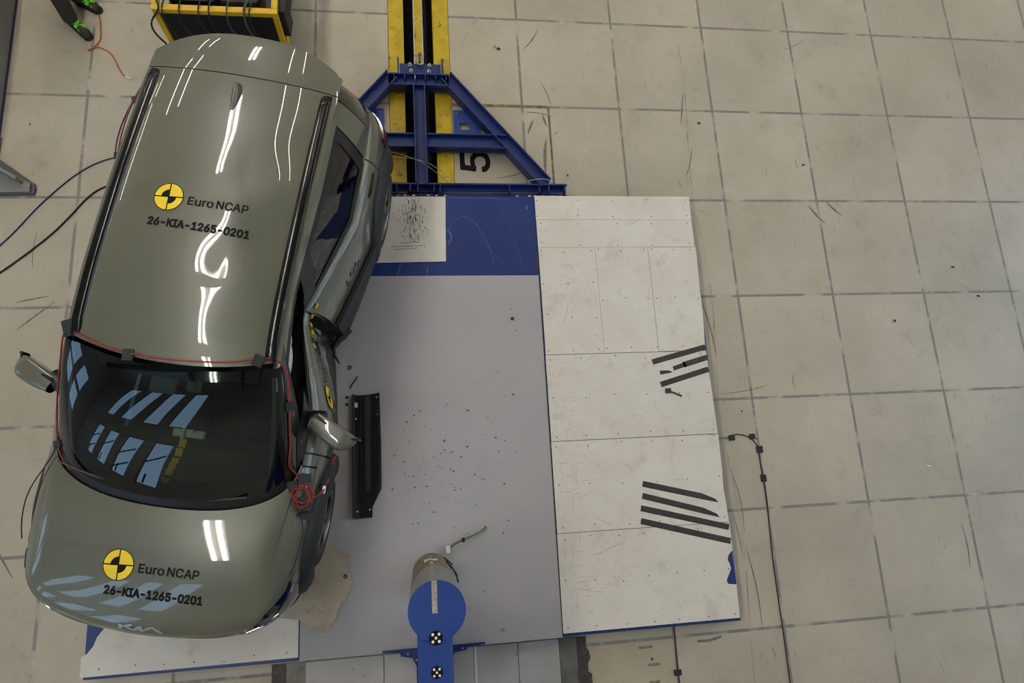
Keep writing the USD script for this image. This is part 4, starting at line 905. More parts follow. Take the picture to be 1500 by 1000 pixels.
# ---- sensor wires taped to the car
def onroof(u, v, l=.008): return (u, v, float(roof_s(np.float64(u), np.float64(v))) + l)
w1 = [(.30, -.645, 1.44), onroof(.325, -.56), onroof(.375, -.40), onroof(.40, -.22), onroof(.405, -.05), onroof(.395, .15), onroof(.37, .34), onroof(.325, .50), (.30, .60, 1.45)]
put('sensor_wire', tube(w1, .0055, 6, 80), 'wire_red', label='red sensor wire along the windscreen top', dented=False)
def gp(s, r, sd, o=.012): q = green([s], [r])[0, 0]; return (q[0], sd * (q[1] + o), q[2] + o)
put('sensor_wire', tube([(.30, .60, 1.45)] + [gp(4.3, r, 1) for r in (1.7, 1.4, 1.1, .8, .5, .25)] + [(.98, .79, 1.0), (1.05, .80, .985)], .0055, 6, 60), 'wire_red', dented=False)
put('sensor_wire', tube([(.30, -.645, 1.44)] + [gp(4.7, r, -1) for r in (1.7, 1.4, 1.1, .8, .5, .25)] + [gp(4.2, .1, -1), gp(3.6, .06, -1), gp(3.2, .07, -1)], .0055, 6, 60), 'wire_red', dented=False)
put('sensor_wire', tube([(-1.45, -.70, 1.36), (-1.2, -.71, 1.41), (-.95, -.69, 1.43), (-.85, -.655, 1.47), (-.5, -.66, 1.455), (-.1, -.665, 1.45), (.15, -.66, 1.45), (.30, -.645, 1.44)], .0055, 6, 70), 'wire_red', dented=False)
put('sensor_wire', tube([(-1.5, -.68, 1.38), (-1.25, -.735, 1.38), (-1.0, -.72, 1.42), (-.86, -.665, 1.47)], .005, 6, 40), 'wire_blue', dented=False)
put('sensor_wire', tube([gp(4.6, .08, -1), (1.10, -.80, .99), (1.25, -.87, .96), (1.42, -.915, .90), (1.6, -.93, .8)], .004, 6, 40), 'wire_black', dented=False)
def tape(c, a, b, th=.004, yaw=0.0, tilt=(0, 0)):
    m = bx(-a, a, -b, b, 0, th, .0015); m.apply_transform(trimesh.transformations.euler_matrix(tilt[0], tilt[1], yaw)); m.apply_translation(c); put('tape_patch', m, 'gaffer', smooth=False, dented=False)
tape(onroof(.41, -.235, .002), .035, .032, .014, .1); tape(onroof(.33, .52, .0), .035, .032, .016, -.3, (-.1, .2)); tape((.285, -.635, 1.438), .05, .045, .02, .4, (.2, .15))
tape(np.add(gp(4.3, 1.25, 1), (0, 0, -.006)), .03, .025, .012, .2, (-.5, .5)); tape(np.add(gp(4.3, .1, -1), (0, 0, 0)), .025, .02, .012, .4)
tape((-.87, -.655, 1.462), .02, .02, .02, .3); tape((-1.33, -.70, 1.385), .02, .02, .02, .3)
tape((1.045, .765, .992), .035, .035, .010, .5, (-.15, .05)); tape((1.15, .85, .955), .045, .05, .010, .3, (-.3, .02)); tape((.985, .83, .985), .03, .04, .012, .2, (-.3, .02)); tape((1.22, .875, .935), .05, .03, .010, 1.3, (-.5, .02))
co = []
for t in np.linspace(0, 10 * np.pi, 200): co.append((1.10 + .062 * math.cos(t) * (1 + .32 * math.sin(t * .37)), .835 + .048 * math.sin(t + .2 * math.sin(t * .21)) * (1 + .3 * math.cos(t * .61)), .968 + .018 * math.sin(t * .13) - .03 * math.sin(t)))
put('wire_coil', tube(co, .005, 5), 'wire_red', label='coil of red wire taped to the front wing', dented=False)
put('sensor_wire', tube([(1.10, .90, .95), (1.0, .955, .86), (.86, .955, .80), (.80, .96, .76)], .006, 6, 30), 'wire_red', dented=False)
tape((.96, .955, .83), .09, .02, .012, .15, (-1.1, .1)); put('test_sticker', bx(1.015, 1.065, .935, .955, .865, .885, .003), 'sticker_white', smooth=False, dented=False, label='pale sticker on the wing')
for k, (u, w, s_) in enumerate(((-.20, .955, .018), (-.13, .915, .016), (-.075, .885, .016), (-.03, .855, .016), (.06, .82, .018))):
    vv = float(side_v(np.array([u]), np.array([min(w, .97)]))[0]); put('dot_sticker', bx(u - s_, u + s_, vv - .002, vv + .016, w - .018, w + .018, .004), 'sticker_yellow', smooth=False)
put('roof_sticker', bx(-.06, -.005, .585, .625, 1.475, 1.50, .004), 'sticker_yellow', smooth=False, label='yellow sticker on the bent roof edge')

# ------------------------------------------------------------------ the pole and its arm
P = Thing('impact_pole', 'upright grey impact pole with a round blue cap and blue arm, smeared by the crash', 'pole', (-1.02, -5.32, 0.17))
PX, PY, PR, PZ0, PZ1 = -1.0215, -5.322, 0.1535, 0.175, 2.0
P.part('pole_tube', cat_(cyl((PX, PY, PZ0), PR, PZ1 - PZ0 - 0.012, 72)), 'pole_foil', smooth=40)
P.part('pole_cap', cyl((PX, PY, PZ1 - 0.0118), PR + 0.001, 0.0118, 72), 'pole_blue', smooth=40)
def wrap(a0, a1, z0f, z1f, off, n=24, k=8):
    """a band lying on the pole between two wavy edges, a in degrees (0 = +x)"""
    a = np.radians(np.linspace(a0, a1, n)); t = np.linspace(0, 1, k)
    z = np.array([[z0f(x) + (z1f(x) - z0f(x)) * y for y in t] for x in np.linspace(0, 1, n)])
    r0, r1 = PR + 0.0004, PR + off; v = []
    for r in (r0, r1): v.append(np.stack([PX + r * np.cos(a)[:, None] + 0 * z, PY + r * np.sin(a)[:, None] + 0 * z, z], -1).reshape(-1, 3))
    i, j = np.meshgrid(np.arange(n - 1), np.arange(k - 1), indexing='ij')
    q = np.stack([i * k + j, i * k + j + 1, (i + 1) * k + j + 1, (i + 1) * k + j], -1).reshape(-1, 4)
    q = np.vstack([q[:, ::-1] + n * k, q])
    return np.vstack(v), q
P.part('smear', wrap(20, 165, lambda s: 0.20, lambda s: 0.98 + 0.35 * s + 0.06 * math.sin(9 * s), 0.0012), 'pole_smear', label='olive and brown paint smears around the pole')
P.part('paper_strip', wrap(91, 99, lambda s: 0.4, lambda s: PZ1, 0.002, 6, 6), 'paper_strip', label='printed paper strip down the pole')
P.part('paper_strip', bx(PX - 0.026, PX + 0.004, PY - 0.012, PY + PR, PZ1 + 0.0004, PZ1 + 0.0018), 'paper_strip', smooth=False, label='printed paper strip across the blue cap')
P.part('paint_flake', wrap(78, 112, lambda s: 0.72 + 0.05 * math.sin(5 * s), lambda s: 0.86 + 0.05 * math.sin(8 * s), 0.006, 10, 4), 'sticker_white', label='white flake stuck to the pole')
P.part('paint_flake', wrap(86, 98, lambda s: 0.20, lambda s: 0.30, 0.014, 5, 4), 'white_plastic')
P.part('paint_flake', wrap(100, 128, lambda s: 0.30 + 0.05 * s, lambda s: 0.33 + 0.05 * s, 0.004, 10, 3), 'sticker_yellow', label='yellow streak on the pole')
P.part('paint_flake', wrap(118, 160, lambda s: 0.9 + 0.25 * s, lambda s: 0.93 + 0.25 * s, 0.004, 10, 3), 'sticker_yellow', label='yellow streak on the pole')
P.part('paint_flake', wrap(90, 98, lambda s: 0.98, lambda s: 1.15, 0.005, 5, 3), 'sticker_yellow', label='yellow streak on the pole')
P.part('tangled_wire', tube([(PX + .09, PY + .14, .5), (PX + .13, PY + .11, .62), (PX + .10, PY + .13, .7), (PX + .15, PY + .07, .75), (PX + .165, PY + .04, .9), (PX + .162, PY + .03, 1.12), (PX + .155, PY + .06, .95), (PX + .12, PY + .12, .85)], 0.005, 7, 50), 'wire_black')
AW = 0.094
arm = Polygon([(-AW, 0), (-AW, -0.29), (AW, -0.29), (AW, 0), (AW - .022, 0.0), (-AW + .022, 0)])
prof = [(-AW, -0.30), (AW, -0.30), (AW, -0.025), (AW - 0.025, 0.0), (-AW + 0.025, 0.0), (-AW, -0.025)]
ma = poly(prof, 0, 2.9); v = ma.vertices.copy(); ma.vertices = np.c_[v[:, 0] - 1.036, -5.43 - v[:, 2], v[:, 1] + PZ1 - 0.014]
if ma.volume < 0: ma.invert()
P.part('arm', ma, 'pole_blue', smooth=False)
P.part('arm_post', bx(-1.20, -0.87, -8.4, -7.9, 0.0146, 1.68, 0.01), 'pole_blue', smooth=False)
for y in (-5.456, -5.628):
    pz = PZ1 + 0.0005 if y > -5.475 else PZ1 - 0.0135
    p = P.part('target_disc', cyl((-1.031, y, pz), 0.036 if y > -5.5 else 0.031, 0.0015, 32), 'text_black')
    for dx, dy in ((0, 0), (.55, .6), (-.55, .6), (.55, -.6), (-.55, -.6)):
        s = 0.030 if y > -5.5 else 0.026
        P.part('target_dot', cyl((-1.031 + dx * s, y + dy * s, pz + 0.0016), 0.0078 if y > -5.5 else 0.0066, 0.0008, 16), 'sticker_white', parent=p)
P.part('foot_bracket', cat_(poly([(-1.42, -5.872), (-0.62, -5.872), (-0.62, -5.885), (-0.76, -5.89), (-0.765, -5.915), (-0.86, -5.925), (-0.90, -5.99), (-1.16, -6.0), (-1.19, -5.94), (-1.28, -5.92), (-1.285, -5.895), (-1.42, -5.885)], 0.16, 0.175), bx(-1.16, -0.92, -6.6, -5.99, 0.05, 0.175)), 'frame_blue', smooth=False)
P.part('back_post', bx(-1.13, -0.945, -6.3, -5.62, 0.18, 1.66, 0.01), 'pole_blue', smooth=False)
for x, y in ((-1.225, -5.905), (-1.16, -5.955), (-0.89, -5.95), (-0.80, -5.90)):
    P.part('bolt', cyl((x, y, 0.1755), 0.009, 0.007, 8), 'bolt_steel')

lm = Thing('wire_loom', 'green wire loom sticking out from the right of the pole', 'cable', (-0.72, -5.07, 0.2))
lm.part('loom', tube([(-0.885, -5.155, 0.175), (-0.84, -5.115, 0.19), (-0.752, -5.078, 0.20), (-0.66, -5.045, 0.19), (-0.575, -5.005, 0.175)], 0.0085, 8, 24), 'wire_green')
lm.part('clip', bx(-0.775, -0.75, -5.10, -5.065, 0.185, 0.215, .004), 'plastic_black'); lm.part('connector', bx(-0.905, -0.87, -5.18, -5.12, 0.165, 0.20, .004), 'white_plastic')
lm.part('tip', tube([(-0.60, -5.025, 0.18), (-0.57, -4.99, 0.178)], 0.011, 7), 'wire_green')

# ground plates at the foot of the pole
K = Thing('foundation_plate', 'pale grey steel floor plates in front of the sled at the pole foot', 'floor plate', (-1.0, -7.0, 0))
for x0, x1 in ((-2.02, -1.42), (-1.415, -0.70), (-0.68, -0.345), (-0.34, 0.0)):
    K.part('plate', bx(x0, x1, -9.5, -5.93, 0.0012, 0.014, 0.002), 'plate_grey', smooth=False)
K.part('seam_bar', bx(-0.70, -0.68, -9.5, -5.93, 0.0012, 0.017), 'board_white', smooth=False)
K.part('margin_plate', bx(-2.165, -2.022, -9.5, -5.93, 0.0012, 0.012), 'plate_steel', smooth=False)
K.part('margin_plate', bx(0.003, 0.15, -9.5, -5.93, 0.0012, 0.012), 'plate_steel', smooth=False)
single('steel_strip', bx(-2.275, -2.167, -9.5, -5.93, 0.0012, 0.010), 'steel_dark', 'dark steel floor strip left of the pale plates', 'floor strip', smooth=False)
single('steel_strip', poly([(0.152, -9.5), (0.152, -5.93), (0.232, -5.93), (0.232, -6.02), (0.25, -6.04), (0.26, -6.10), (0.235, -6.14), (0.235, -6.2), (0.262, -6.22), (0.262, -6.32), (0.235, -6.34), (0.235, -9.5)], 0.0012, 0.008), 'steel_dark', 'dark chipped steel floor strip right of the pale plates', 'floor strip', smooth=False)

# black plastic sill cover fallen on the sheet
T = Thing('sill_trim', 'long black plastic sill cover lying on the grey sheet beside the car', 'car trim', (-1.53, -4.3, 0.145))
out = [(-1.645, -3.850), (-1.60, -3.862), (-1.50, -3.858), (-1.419, -3.844), (-1.410, -4.30), (-1.412, -4.637), (-1.485, -4.782), (-1.487, -4.862), (-1.626, -4.868)]
T.part('trim_base', poly(out, 0.1448, 0.152), 'trim_black', smooth=False)
T.part('raised_edge', bx(-1.642, -1.625, -4.86, -3.862, 0.1522, 0.185, .003), 'cladding', smooth=False)
T.part('raised_edge', poly([(-1.436, -3.85), (-1.421, -3.85), (-1.413, -4.63), (-1.428, -4.64)], 0.1522, 0.180), 'trim_black', smooth=False)
T.part('flange', bx(-1.6245, -1.585, -4.862, -4.20, 0.1522, 0.160), 'cladding', smooth=False, label='grey ribbed flange of the sill cover')
T.part('rib', bx(-1.582, -1.572, -4.75, -3.87, 0.1522, 0.176), 'plastic_black', smooth=False)
T.part('rib', bx(-1.545, -1.50, -4.66, -3.87, 0.1522, 0.168, .004), 'cladding', smooth=False)
T.part('rib', bx(-1.463, -1.455, -4.70, -3.87, 0.1522, 0.175), 'plastic_black', smooth=False)
for x, y in ((-1.612, -4.06), (-1.61, -4.24), (-1.44, -3.885), (-1.435, -4.03), (-1.605, -4.81), (-1.505, -4.80)):
    T.part('clip', cyl((x, y, 0.161), 0.0075, 0.012, 10), 'white_plastic')
T.part('paper_label', bx(-1.623, -1.598, -3.965, -3.925, 0.1605, 0.1615), 'sticker_white', smooth=False)

# ------------------------------------------------------------------ small pieces thrown about by the crash
def chunk(x, y, s, z, seed):
    r = np.random.default_rng(seed); p = r.normal(size=(9, 3)); p /= np.linalg.norm(p, axis=1)[:, None]; p *= s * r.uniform(.6, 1.0, (9, 1)) * [1, r.uniform(.5, .9), .45]
    m = trimesh.convex.convex_hull(p); m.apply_translation([x, y, z - m.bounds[0, 2]]); return m
for k, (x, y, s, lb) in enumerate([(1.835, -1.14, .026, 'black plastic scrap on the floor beside the dark scuffs, above the white boards'), (2.922, -1.601, .026, 'black plastic scrap on the floor near the second line, upper right'), (3.614, -3.288, .028, 'largest black plastic scrap on the right floor, left of two others'),
        (4.389, -2.729, .024, 'black plastic scrap lying highest of the three far right ones'), (4.606, -3.042, .024, 'black plastic scrap nearest the right edge of the floor'), (1.88, -4.12, .014, 'small dark scrap on the floor above the taped cord'), (1.99, -4.38, .012, 'tiny dark scrap beside the bend of the taped cord'),
        (0.41, -1.744, .022, 'round dark scrap on the floor right of the blue towing frame'), (-4.45, -1.30, .014, 'small dark scrap on the floor by the grey steel frame'), (0.787, -6.156, .024, 'dark round plug on the brown floor below the white boards')]):
    single('plastic_scrap', chunk(x, y, s, 0.0008, k), 'chip_dark', lb, 'debris')
single('metal_clip', chunk(3.68, -4.71, .03, 0.001, 55), 'bolt_steel', 'small shiny metal clip lying on the right part of the floor', 'debris')
single('orange_scrap', chunk(-0.24, -0.33, .02, 0.001, 56), 'wire_orange', 'small orange scrap on the floor right of the rails', 'debris')
single('grey_scrap', chunk(-0.205, -0.36, .028, 0.001, 57), 'chip_grey', 'grey crumpled scrap touching the orange one right of the rails', 'debris')
single('ring_clip', trimesh.creation.torus(0.012, 0.004, 18, 8).apply_translation([-1.70, -5.30, 0.1586]), 'chip_dark', 'small black ring clip on the torn beige sheet', 'debris')
single('ring_clip', trimesh.creation.torus(0.013, 0.004, 18, 8).apply_translation([-1.665, -3.62, 0.1482]), 'chip_dark', 'small black ring clip on the grey sheet by the dented door', 'debris')
single('wire_scrap', tube([(-1.66, -3.80, .1485), (-1.645, -3.765, .152), (-1.62, -3.735, .150), (-1.60, -3.70, .149)], .0045, 6), 'chip_dark', 'short bent black wire just above the fallen sill cover', 'debris')
for k, (x, y, lb) in enumerate(((-1.688, -3.875, 'upper of two small black squares on the sheet by the door'), (-1.690, -3.935, 'lower of two small black squares on the sheet by the door'))):
    single('rubber_pad', bx(x - .011, x + .011, y - .012, y + .012, 0.1446, 0.152, .002), 'chip_dark', lb, 'debris')
single('bolt_head', cat_(cyl((-0.245, -3.22, 0.1446), .016, .003, 16), cyl((-0.245, -3.22, 0.1478), .009, .006, 6)), 'steel_dark', 'dark bolt head in the upper part of the grey sheet', 'bolt')
single('sheet_bolt', cat_(cyl((-0.47, -5.80, 0.1446), .015, .003, 16), cyl((-0.47, -5.80, 0.1478), .009, .006, 6)), 'bolt_steel', 'steel bolt near the lower edge of the grey sheet right of the pole', 'bolt')
n = 0; small = []
while n < 150:
    if n < 110: x, y = -0.98 + rng.normal(0, .30), -4.50 + rng.normal(0, .34)
    else: x, y = rng.uniform(-1.55, -0.1), rng.uniform(-5.7, -3.1)
    if not (-1.36 < x < -0.05 and -5.0 < y < -2.9 or -0.8 < x < -.05 and -5.8 < y < -2.9): continue
    s = 0.006 + 0.009 * rng.random() ** 2.5; n += 1
    lightc = rng.random() < .08
    if s > 0.0068 and not lightc:
        single('sheet_crumb', chunk(x, y, s, 0.1446, 100 + n), 'chip_grey' if rng.random() < .7 else 'chip_dark', 'tiny dark plastic crumb scattered on the grey sheet', 'debris', group='crumbs on the grey sheet', smooth=False)
    else: small.append(chunk(x, y, s, 0.1446, 100 + n))
for k in range(220):
    x, y = -1.02 + rng.normal(0, .26), -4.55 + rng.normal(0, .30)
    if -1.36 < x < -0.1 and -5.05 < y < -3.2: small.append(chunk(x, y, .0036, 0.1446, 900 + k))
single('crumb_dust', cat_(*small), 'chip_grey', 'dust of tiny crumbs around the middle of the grey sheet', 'debris', kind='stuff', smooth=False)
for k, (x, y) in enumerate(((-1.70, -3.72), (-1.50, -2.97), (-1.52, -3.30), (-1.56, -3.47), (-0.10, -2.90), (-1.0, -4.62), (-1.42, -3.05), (-0.92, -3.33))):
    single('glass_bead', chunk(x, y, .007, 0.1446, 400 + k), 'glass_chip', 'tiny bright glass bead on the grey sheet', 'debris', group='glass beads on the grey sheet', smooth=False)

# ------------------------------------------------------------------ cords
def zc(L, z): return [(x, y, z) for x, y in L]
c = Thing('black_cable', 'thin black cord taped along the floor right of the sled', 'cable', (1.98, -5.5, 0))
c.part('cord', tube(zc([(1.70, -4.36), (1.93, -4.37), (1.975, -4.42), (1.99, -4.55), (2.0, -4.75), (1.99, -5.2), (1.98, -5.6), (1.985, -6.1), (1.98, -6.5), (1.97, -7.2)], .0055), .005, 6, 60), 'wire_black')
c.part('green_end', tube([(1.575, -4.362, .06), (1.62, -4.36, .05), (1.70, -4.358, .007)], .0055, 6, 10), 'wire_green', label='green end of the cord')
for x, y, a in ((1.745, -4.358, 1), (1.945, -4.355, 1), (2.0, -4.475, 0), (2.0, -4.735, 2)):
    w, h = ((.030, .030), (.022, .024), (.026, .032))[(0, 1, 2)[a]] if a != 1 else (.028, .024)
    c.part('tape_patch', cat_(bx(x - w, x + w, y - h, y + h, .0008, .0125, .002)), 'gaffer', smooth=False)
c = Thing('black_cable', 'thin black cord on the brown floor below the white boards', 'cable', (1.0, -6.1, 0))
c.part('cord', tube(zc([(1.02, -5.80), (1.008, -5.906), (1.004, -6.095), (1.0, -6.281), (1.008, -6.5), (1.0, -7.2)], .0055), .0045, 6, 30), 'wire_black')
c.part('tape_patch', bx(.965, 1.03, -6.30, -6.255, .0008, .012, .002), 'gaffer', smooth=False)
single('signal_cable', tube(zc([(-5.1, -2.75), (-4.80, -2.62), (-4.573, -2.448), (-4.338, -2.136), (-4.152, -1.91), (-3.961, -1.732), (-3.744, -1.622), (-3.5, -1.60), (-3.2, -1.63)], .007), .006, 6, 70), 'wire_blue', 'upper dark blue cable running over the floor to the car', 'cable')
single('signal_cable', tube(zc([(-5.1, -3.0), (-4.547, -2.692), (-4.354, -2.523), (-4.158, -2.325), (-4.011, -2.135), (-3.886, -1.973), (-3.797, -1.908), (-3.6, -1.86), (-3.3, -1.9)], .0085), .0075, 6, 70), 'wire_black', 'lower black cable running over the floor to the car', 'cable')
oc = Thing('orange_lead', 'thin orange lead curling over the floor past the shoes', 'cable', (-3.9, -.4, 0))
oc.part('lead', tube([(-4.06, .35, .006), (-4.025, .013, .006), (-3.963, -.17, .006), (-3.937, -.353, .006), (-3.958, -.464, .006), (-4.034, -.539, .006), (-3.972, -.508, .016), (-3.90, -.515, .006), (-3.852, -.546, .006), (-3.772, -.673, .006), (-3.69, -.80, .006)], .006, 6, 90), 'wire_orange')
oc.part('plug', tube([(-3.69, -.80, .009), (-3.635, -.822, .009)], .009, 8), 'sticker_white')
for L, lb in (([(-1.45, -1.62, .20), (-1.2, -1.66, .16), (-.95, -1.72, .17), (-.80, -1.80, .12), (-.66, -1.86, .02)], 'upper yellowish string across the blue frame'), ([(-1.45, -1.60, .22), (-1.15, -1.655, .18), (-.98, -1.735, .175), (-.82, -1.83, .10), (-.70, -1.90, .012)], 'lower yellowish string across the blue frame')):
    single('string', tube(L, .0028, 6, 30), 'paper_strip', lb, 'string')
single('tie_wire', tube([(-.05, -1.90, .18), (.05, -1.885, .19), (.16, -1.88, .18), (.24, -1.90, .1), (.3, -1.93, .03)], .0035, 6, 24), 'plate_grey', 'pale wire tied around the right corner of the blue frame', 'wire')

# ------------------------------------------------------------------ yellow cart behind the car
Kt = Thing('tool_cart', 'yellow steel frame cart loaded with black gear and cables behind the car', 'cart', (-2.68, -.2, 0))
CX0, CX1, CY0, CY1, CZ = -3.17, -2.18, -.735, .45, 0.84
for x in (CX0, CX1 - .045):
    for y in (CY0, CY1 - .045):
        Kt.part('post', bx(x, x + .045, y, y + .045, 0.10, CZ - .0505, .004), 'cart_yellow')
        Kt.part('caster', cyl((x + .005, y + .022, .05), .05, .035, 18, axis='x'), 'rubber')
for y in (CY0, CY1 - .05): Kt.part('top_rail', bx(CX0, CX1, y, y + .055, CZ - .05, CZ, .004), 'cart_yellow')
for x in (CX0, CX1 - .05): Kt.part('top_rail', bx(x, x + .05, CY0 + .056, CY1 - .051, CZ - .05, CZ, .004), 'cart_yellow')
for x in (CX0, CX1 - .04): Kt.part('brace', tube([(x + .02, CY0 + .03, .25), (x + .02, CY1 - .2, .75)], .018, 8), 'cart_yellow')
Kt.part('shelf', bx(CX0 + .05, CX1 - .05, CY0 + .06, CY1 - .06, 0.20, 0.24), 'plastic_black', smooth=False)
Kt.part('tray', bx(CX0 + .055, CX1 - .055, CY0 + .09, CY1 - .06, 0.60, 0.63), 'steel_dark', smooth=False)
Kt.part('front_sheet', bx(CX0 + .05, CX1 - .05, CY0 + .012, CY0 + .022, 0.245, CZ - .055), 'pit_black', smooth=False)
Kt.part('side_cloth', poly([(CX1 - .005, CY0 + .06), (CX1 + .05, CY0 + .05), (CX1 + .065, CY0 + .2), (CX1 + .04, CY0 + .3), (CX1 + .06, CY0 + .5), (CX1 - .005, CY0 + .6)], .5, .8), 'gaffer', smooth=False, label='black cloth hanging on the side of the cart')
single('equipment_case', bx(-3.06, -2.70, -.60, -.28, .632, .80, .012), 'plastic_black', 'black gear case at the left on the yellow cart', 'case')
single('equipment_case', bx(-2.66, -2.36, -.56, -.2, .632, .76, .012), 'steel_dark', 'dark brown gear case at the right on the yellow cart', 'case')
for k, (x, c_, lb) in enumerate(((-3.08, 'wire_black', 'black cable loop hanging over the left end of the cart rail'), (-2.95, 'wire_black', 'black cable hanging left of the middle over the cart rail'), (-2.80, 'wire_black', 'black cable hanging at the middle of the cart rail'), (-2.72, 'wire_black', 'thin black cable hanging just right of the cart middle'), (-2.58, 'chip_grey', 'thin grey cable hanging from the cart rail'), (-2.44, 'chip_grey', 'thick grey cable with a plug hanging over the cart rail'), (-2.40, 'wire_black', 'black cable hanging nearest the right end of the cart rail'))):
    r_ = .010 if k == 5 else .006
    single('hanging_cable', tube([(x + .06, CY0 + .16, CZ + .01), (x + .03, CY0 + .09, CZ + .03), (x, CY0 + .02, CZ + r_ + .003), (x - .005, CY0 - .016, CZ - .03), (x + .01, CY0 - .03, CZ - .22), (x + .05 + .02 * k, CY0 - .035, CZ - .38)], r_, 7, 40), c_, lb, 'cable')
single('hanging_cable', tube([(-3.12, CY0 + .2, CZ + .01), (-3.13, CY0 + .08, CZ + .03), (-3.105, CY0 + .02, CZ + .014), (-3.19, CY0 - .02, CZ - .1), (-3.19, CY0 - .02, CZ - .4), (-3.12, CY0 - .03, CZ - .62)], .008, 7, 40), 'wire_black', 'black cable hanging down the left post of the cart', 'cable')
single('yellow_hose', tube([(-3.06, .1, .70), (-3.03, -.25, .86), (-3.05, -.42, .90), (-3.01, -.50, .87), (-2.99, -.38, .85), (-2.98, -.1, .8)], .014, 8, 40), 'cart_yellow', 'yellow hose looped over the left corner of the cart', 'hose')

# ------------------------------------------------------------------ grey steel frame at the left edge
Gf_ = Thing('steel_barrier', 'tall dark grey steel frame standing at the upper left edge', 'steel frame', (-5.0, 0.5, 0))
Gf_.part('frame_panel', bx(-5.25, -4.685, -1.42, 3.0, 0.0012, 1.1, 0.006), 'grey_steel', smooth=False)
Gf_.part('edge_strip', bx(-4.6845, -4.676, -1.42, 3.0, 0.0012, 0.02), 'wire_blue', smooth=False, label='blue strip along the foot of the frame')
fb = Thing('steel_bracket', 'grey steel bracket with a sloping rib at the left edge', 'bracket', (-4.7, -1.9, 0))
fb.part('foot_plate', poly([(-5.3, -2.0), (-4.345, -1.985), (-4.335, -1.93), (-4.345, -1.885), (-4.66, -1.645), (-4.66, -1.44), (-5.3, -1.44)], .0012, .03), 'grey_steel_dark', smooth=False)
rb = np.array([(-5.3, -1.99), (-4.36, -1.978), (-4.36, -1.90), (-4.70, -1.70), (-5.0, -1.48), (-5.3, -1.48)])
fb.part('foot_block', poly(rb - [[0.0, 0.0]], .0302, .06), 'grey_steel', smooth=False)
fb.part('rib', along((-5.0, -1.53), (-4.42, -1.90), [(-.012, .012, .0605, .16)], 0), 'grey_steel', smooth=False)
fb.part('socket', bx(-4.95, -4.62, -1.975, -1.89, .0605, .10, .004), 'steel_dark', smooth=False)

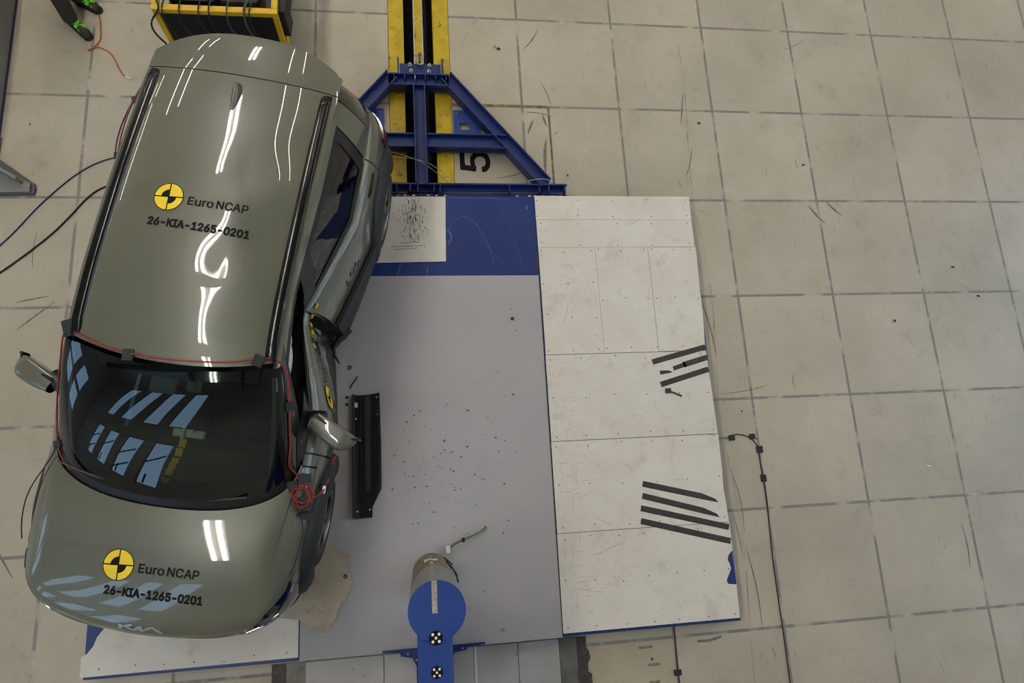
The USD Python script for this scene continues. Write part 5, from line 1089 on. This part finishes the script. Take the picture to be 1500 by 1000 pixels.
# ------------------------------------------------------------------ person at the top left
import manifold3d as m3
def hull_bones(bones, n=20, edge=0.022, it=8):
    tot = None
    for a, ra, b, rb_ in bones:
        s = [m3.Manifold.sphere(r, n).translate([float(x) for x in c]) for c, r in ((a, ra), (b, rb_))]
        h = m3.Manifold.batch_hull(s); tot = h if tot is None else tot + h
    me = tot.refine_to_length(edge).to_mesh(); t = trimesh.Trimesh(me.vert_properties[:, :3], me.tri_verts)
    trimesh.smoothing.filter_taubin(t, iterations=it); return t
def person():
    heelL, toeL = np.array([-4.215, -.215, 0.]), np.array([-4.005, -.430, 0.])
    heelR, toeR = np.array([-4.175, -.005, 0.]), np.array([-3.935, -.125, 0.])
    T_ = Thing('person', 'person in dark trousers and dark shoes with neon green laces, standing at the upper left', 'person', (-4.2, -.1, 0))
    hip = np.array([-4.30, .06, .93])
    ankL, ankR = heelL + [.045, -.045, .09], heelR + [.05, -.03, .09]
    kneeL, kneeR = np.array([-4.215, -.10, .50]), np.array([-4.185, .06, .50])
    d = np.array([.75, -.66, 0]); side = np.array([.66, .75, 0]); side /= np.linalg.norm(side)
    hL, hR = hip - side * .09, hip + side * .09
    chest = hip + [.02, -.02, .40]; neck = chest + [.01, -.01, .14]; head = neck + [.02, -.02, .16]
    b = [(ankL, .045, kneeL, .058), (kneeL, .060, hL, .082), (ankR, .045, kneeR, .058), (kneeR, .060, hR, .082), (hL, .10, hR, .10), (hL, .095, chest, .12), (hR, .095, chest, .12),
         (chest - side * .15, .075, chest + side * .15, .075), (chest, .10, neck, .06), (neck, .055, head, .055), (head, .085, head + [0.01, -.01, .07], .092)]
    for s in (-1, 1):
        sh_ = chest + side * .185 * s + [0, 0, .03]; el = sh_ + side * .05 * s + [-.02, .02, -.29]; wr = el + d * .16 + [0, 0, -.18]
        b += [(sh_, .062, el, .044), (el, .042, wr, .029)]
        pm = wr + d * .05 + [0, 0, -.05]; b.append((wr, .028, pm, .030))
        for q in range(4):
            f0 = pm + side * (.026 - .017 * q) * s; f1 = f0 + d * .035 + [0, 0, -.03]; f2 = f1 + d * .01 + [0, 0, -.03]
            b += [(f0, .010, f1, .009), (f1, .009, f2, .008)]
        b.append((wr + d * .03, .012, wr + d * .07 - side * .03 * s + [0, 0, -.02], .009))
    T_.part('body', hull_bones(b), 'skin', smooth=True)
    tr = [(ankL + [0, 0, .01], .066, kneeL, .078), (kneeL, .078, hL, .105), (ankR + [0, 0, .01], .066, kneeR, .078), (kneeR, .078, hR, .105), (hL, .115, hR, .115), (hip, .12, hip + [0, 0, .10], .125)]
    T_.part('trousers', hull_bones(tr), 'trouser', smooth=True)
    jk = [(hip + [0, 0, .06], .135, chest, .145), (chest - side * .16, .09, chest + side * .16, .09), (chest, .12, neck - [0, 0, .04], .075)]
    for s in (-1, 1):
        sh_ = chest + side * .185 * s + [0, 0, .03]; el = sh_ + side * .05 * s + [-.02, .02, -.29]; wr = el + d * .16 + [0, 0, -.18]
        jk += [(sh_, .078, el, .060), (el, .058, wr - d * .02 + [0, 0, .02], .044)]
    T_.part('jacket', hull_bones(jk), 'jacket', smooth=True)
    hr = m3.Manifold.sphere(.102, 40).translate([float(x) for x in head + [-.008, .008, .085]]) - m3.Manifold.cube([.3, .3, .3], True).rotate([0, 0, -41]).translate([float(x) for x in head + d * .19 + [0, 0, -.02]])
    me = hr.to_mesh(); T_.part('hair', (me.vert_properties[:, :3], me.tri_verts), 'hair', smooth=40)
    fc = head + d * .085 + [0, 0, .03]
    T_.part('nose', hull_bones([(fc + [0, 0, .02], .010, fc + d * .018 - [0, 0, .012], .014)], edge=.006, it=3), 'skin', smooth=True)
    for s in (-1, 1):
        T_.part('eye', trimesh.creation.icosphere(2, .011).apply_translation(fc + side * .032 * s + [0, 0, .026] - d * .006), 'sticker_white', smooth=True)
        T_.part('ear', trimesh.creation.icosphere(2, 1).apply_scale([.014, .014, .03]).apply_translation(head + side * .092 * s + [0, 0, .05]), 'skin', smooth=True)
    T_.part('mouth', hull_bones([(fc - side * .022 - [0, 0, .045], .006, fc + side * .022 - [0, 0, .045], .006)], edge=.006, it=2), 'wire_red', smooth=True)
    for heel, toe in ((heelL, toeL), (heelR, toeR)):
        f = (toe - heel) / np.linalg.norm(toe - heel); n_ = np.array([-f[1], f[0], 0])
        up = np.array([0, 0, 1.])
        bs = [(heel + f * .035 + up * .040, .036, heel + f * .13 + up * .040, .038), (heel + f * .13 + up * .04, .040, toe - f * .055 + up * .036, .036), (toe - f * .075 + n_ * .016 + up * .036, .034, toe - f * .05 - n_ * .008 + up * .034, .033), (heel + f * .05 + up * .05, .040, heel + f * .06 + up * .10, .048)]
        shp = T_.part('shoe', hull_bones(bs, edge=.012, it=6), 'shoe', smooth=True)
        T_.part('sole', poly(LineString([(heel + f * .03)[:2], (heel + f * .12)[:2], (toe - f * .05)[:2]]).buffer(.043), .001, .016), 'rubber', parent=shp, smooth=40)
        zz = [(heel + f * (.070 + .022 * q) + n_ * (.03 if q % 2 else -.03) + up * (.096 - .006 * q)) for q in range(7)]
        T_.part('lace', tube(np.array(zz), .0048, 6, 60), 'neon_lace', parent=shp, label='neon green lace')
        zz = [(heel + f * (.080 + .022 * q) + n_ * (-.03 if q % 2 else .03) + up * (.096 - .006 * q)) for q in range(6)]
        T_.part('lace', tube(np.array(zz), .0048, 6, 60), 'neon_lace', parent=shp, label='neon green lace')
person()
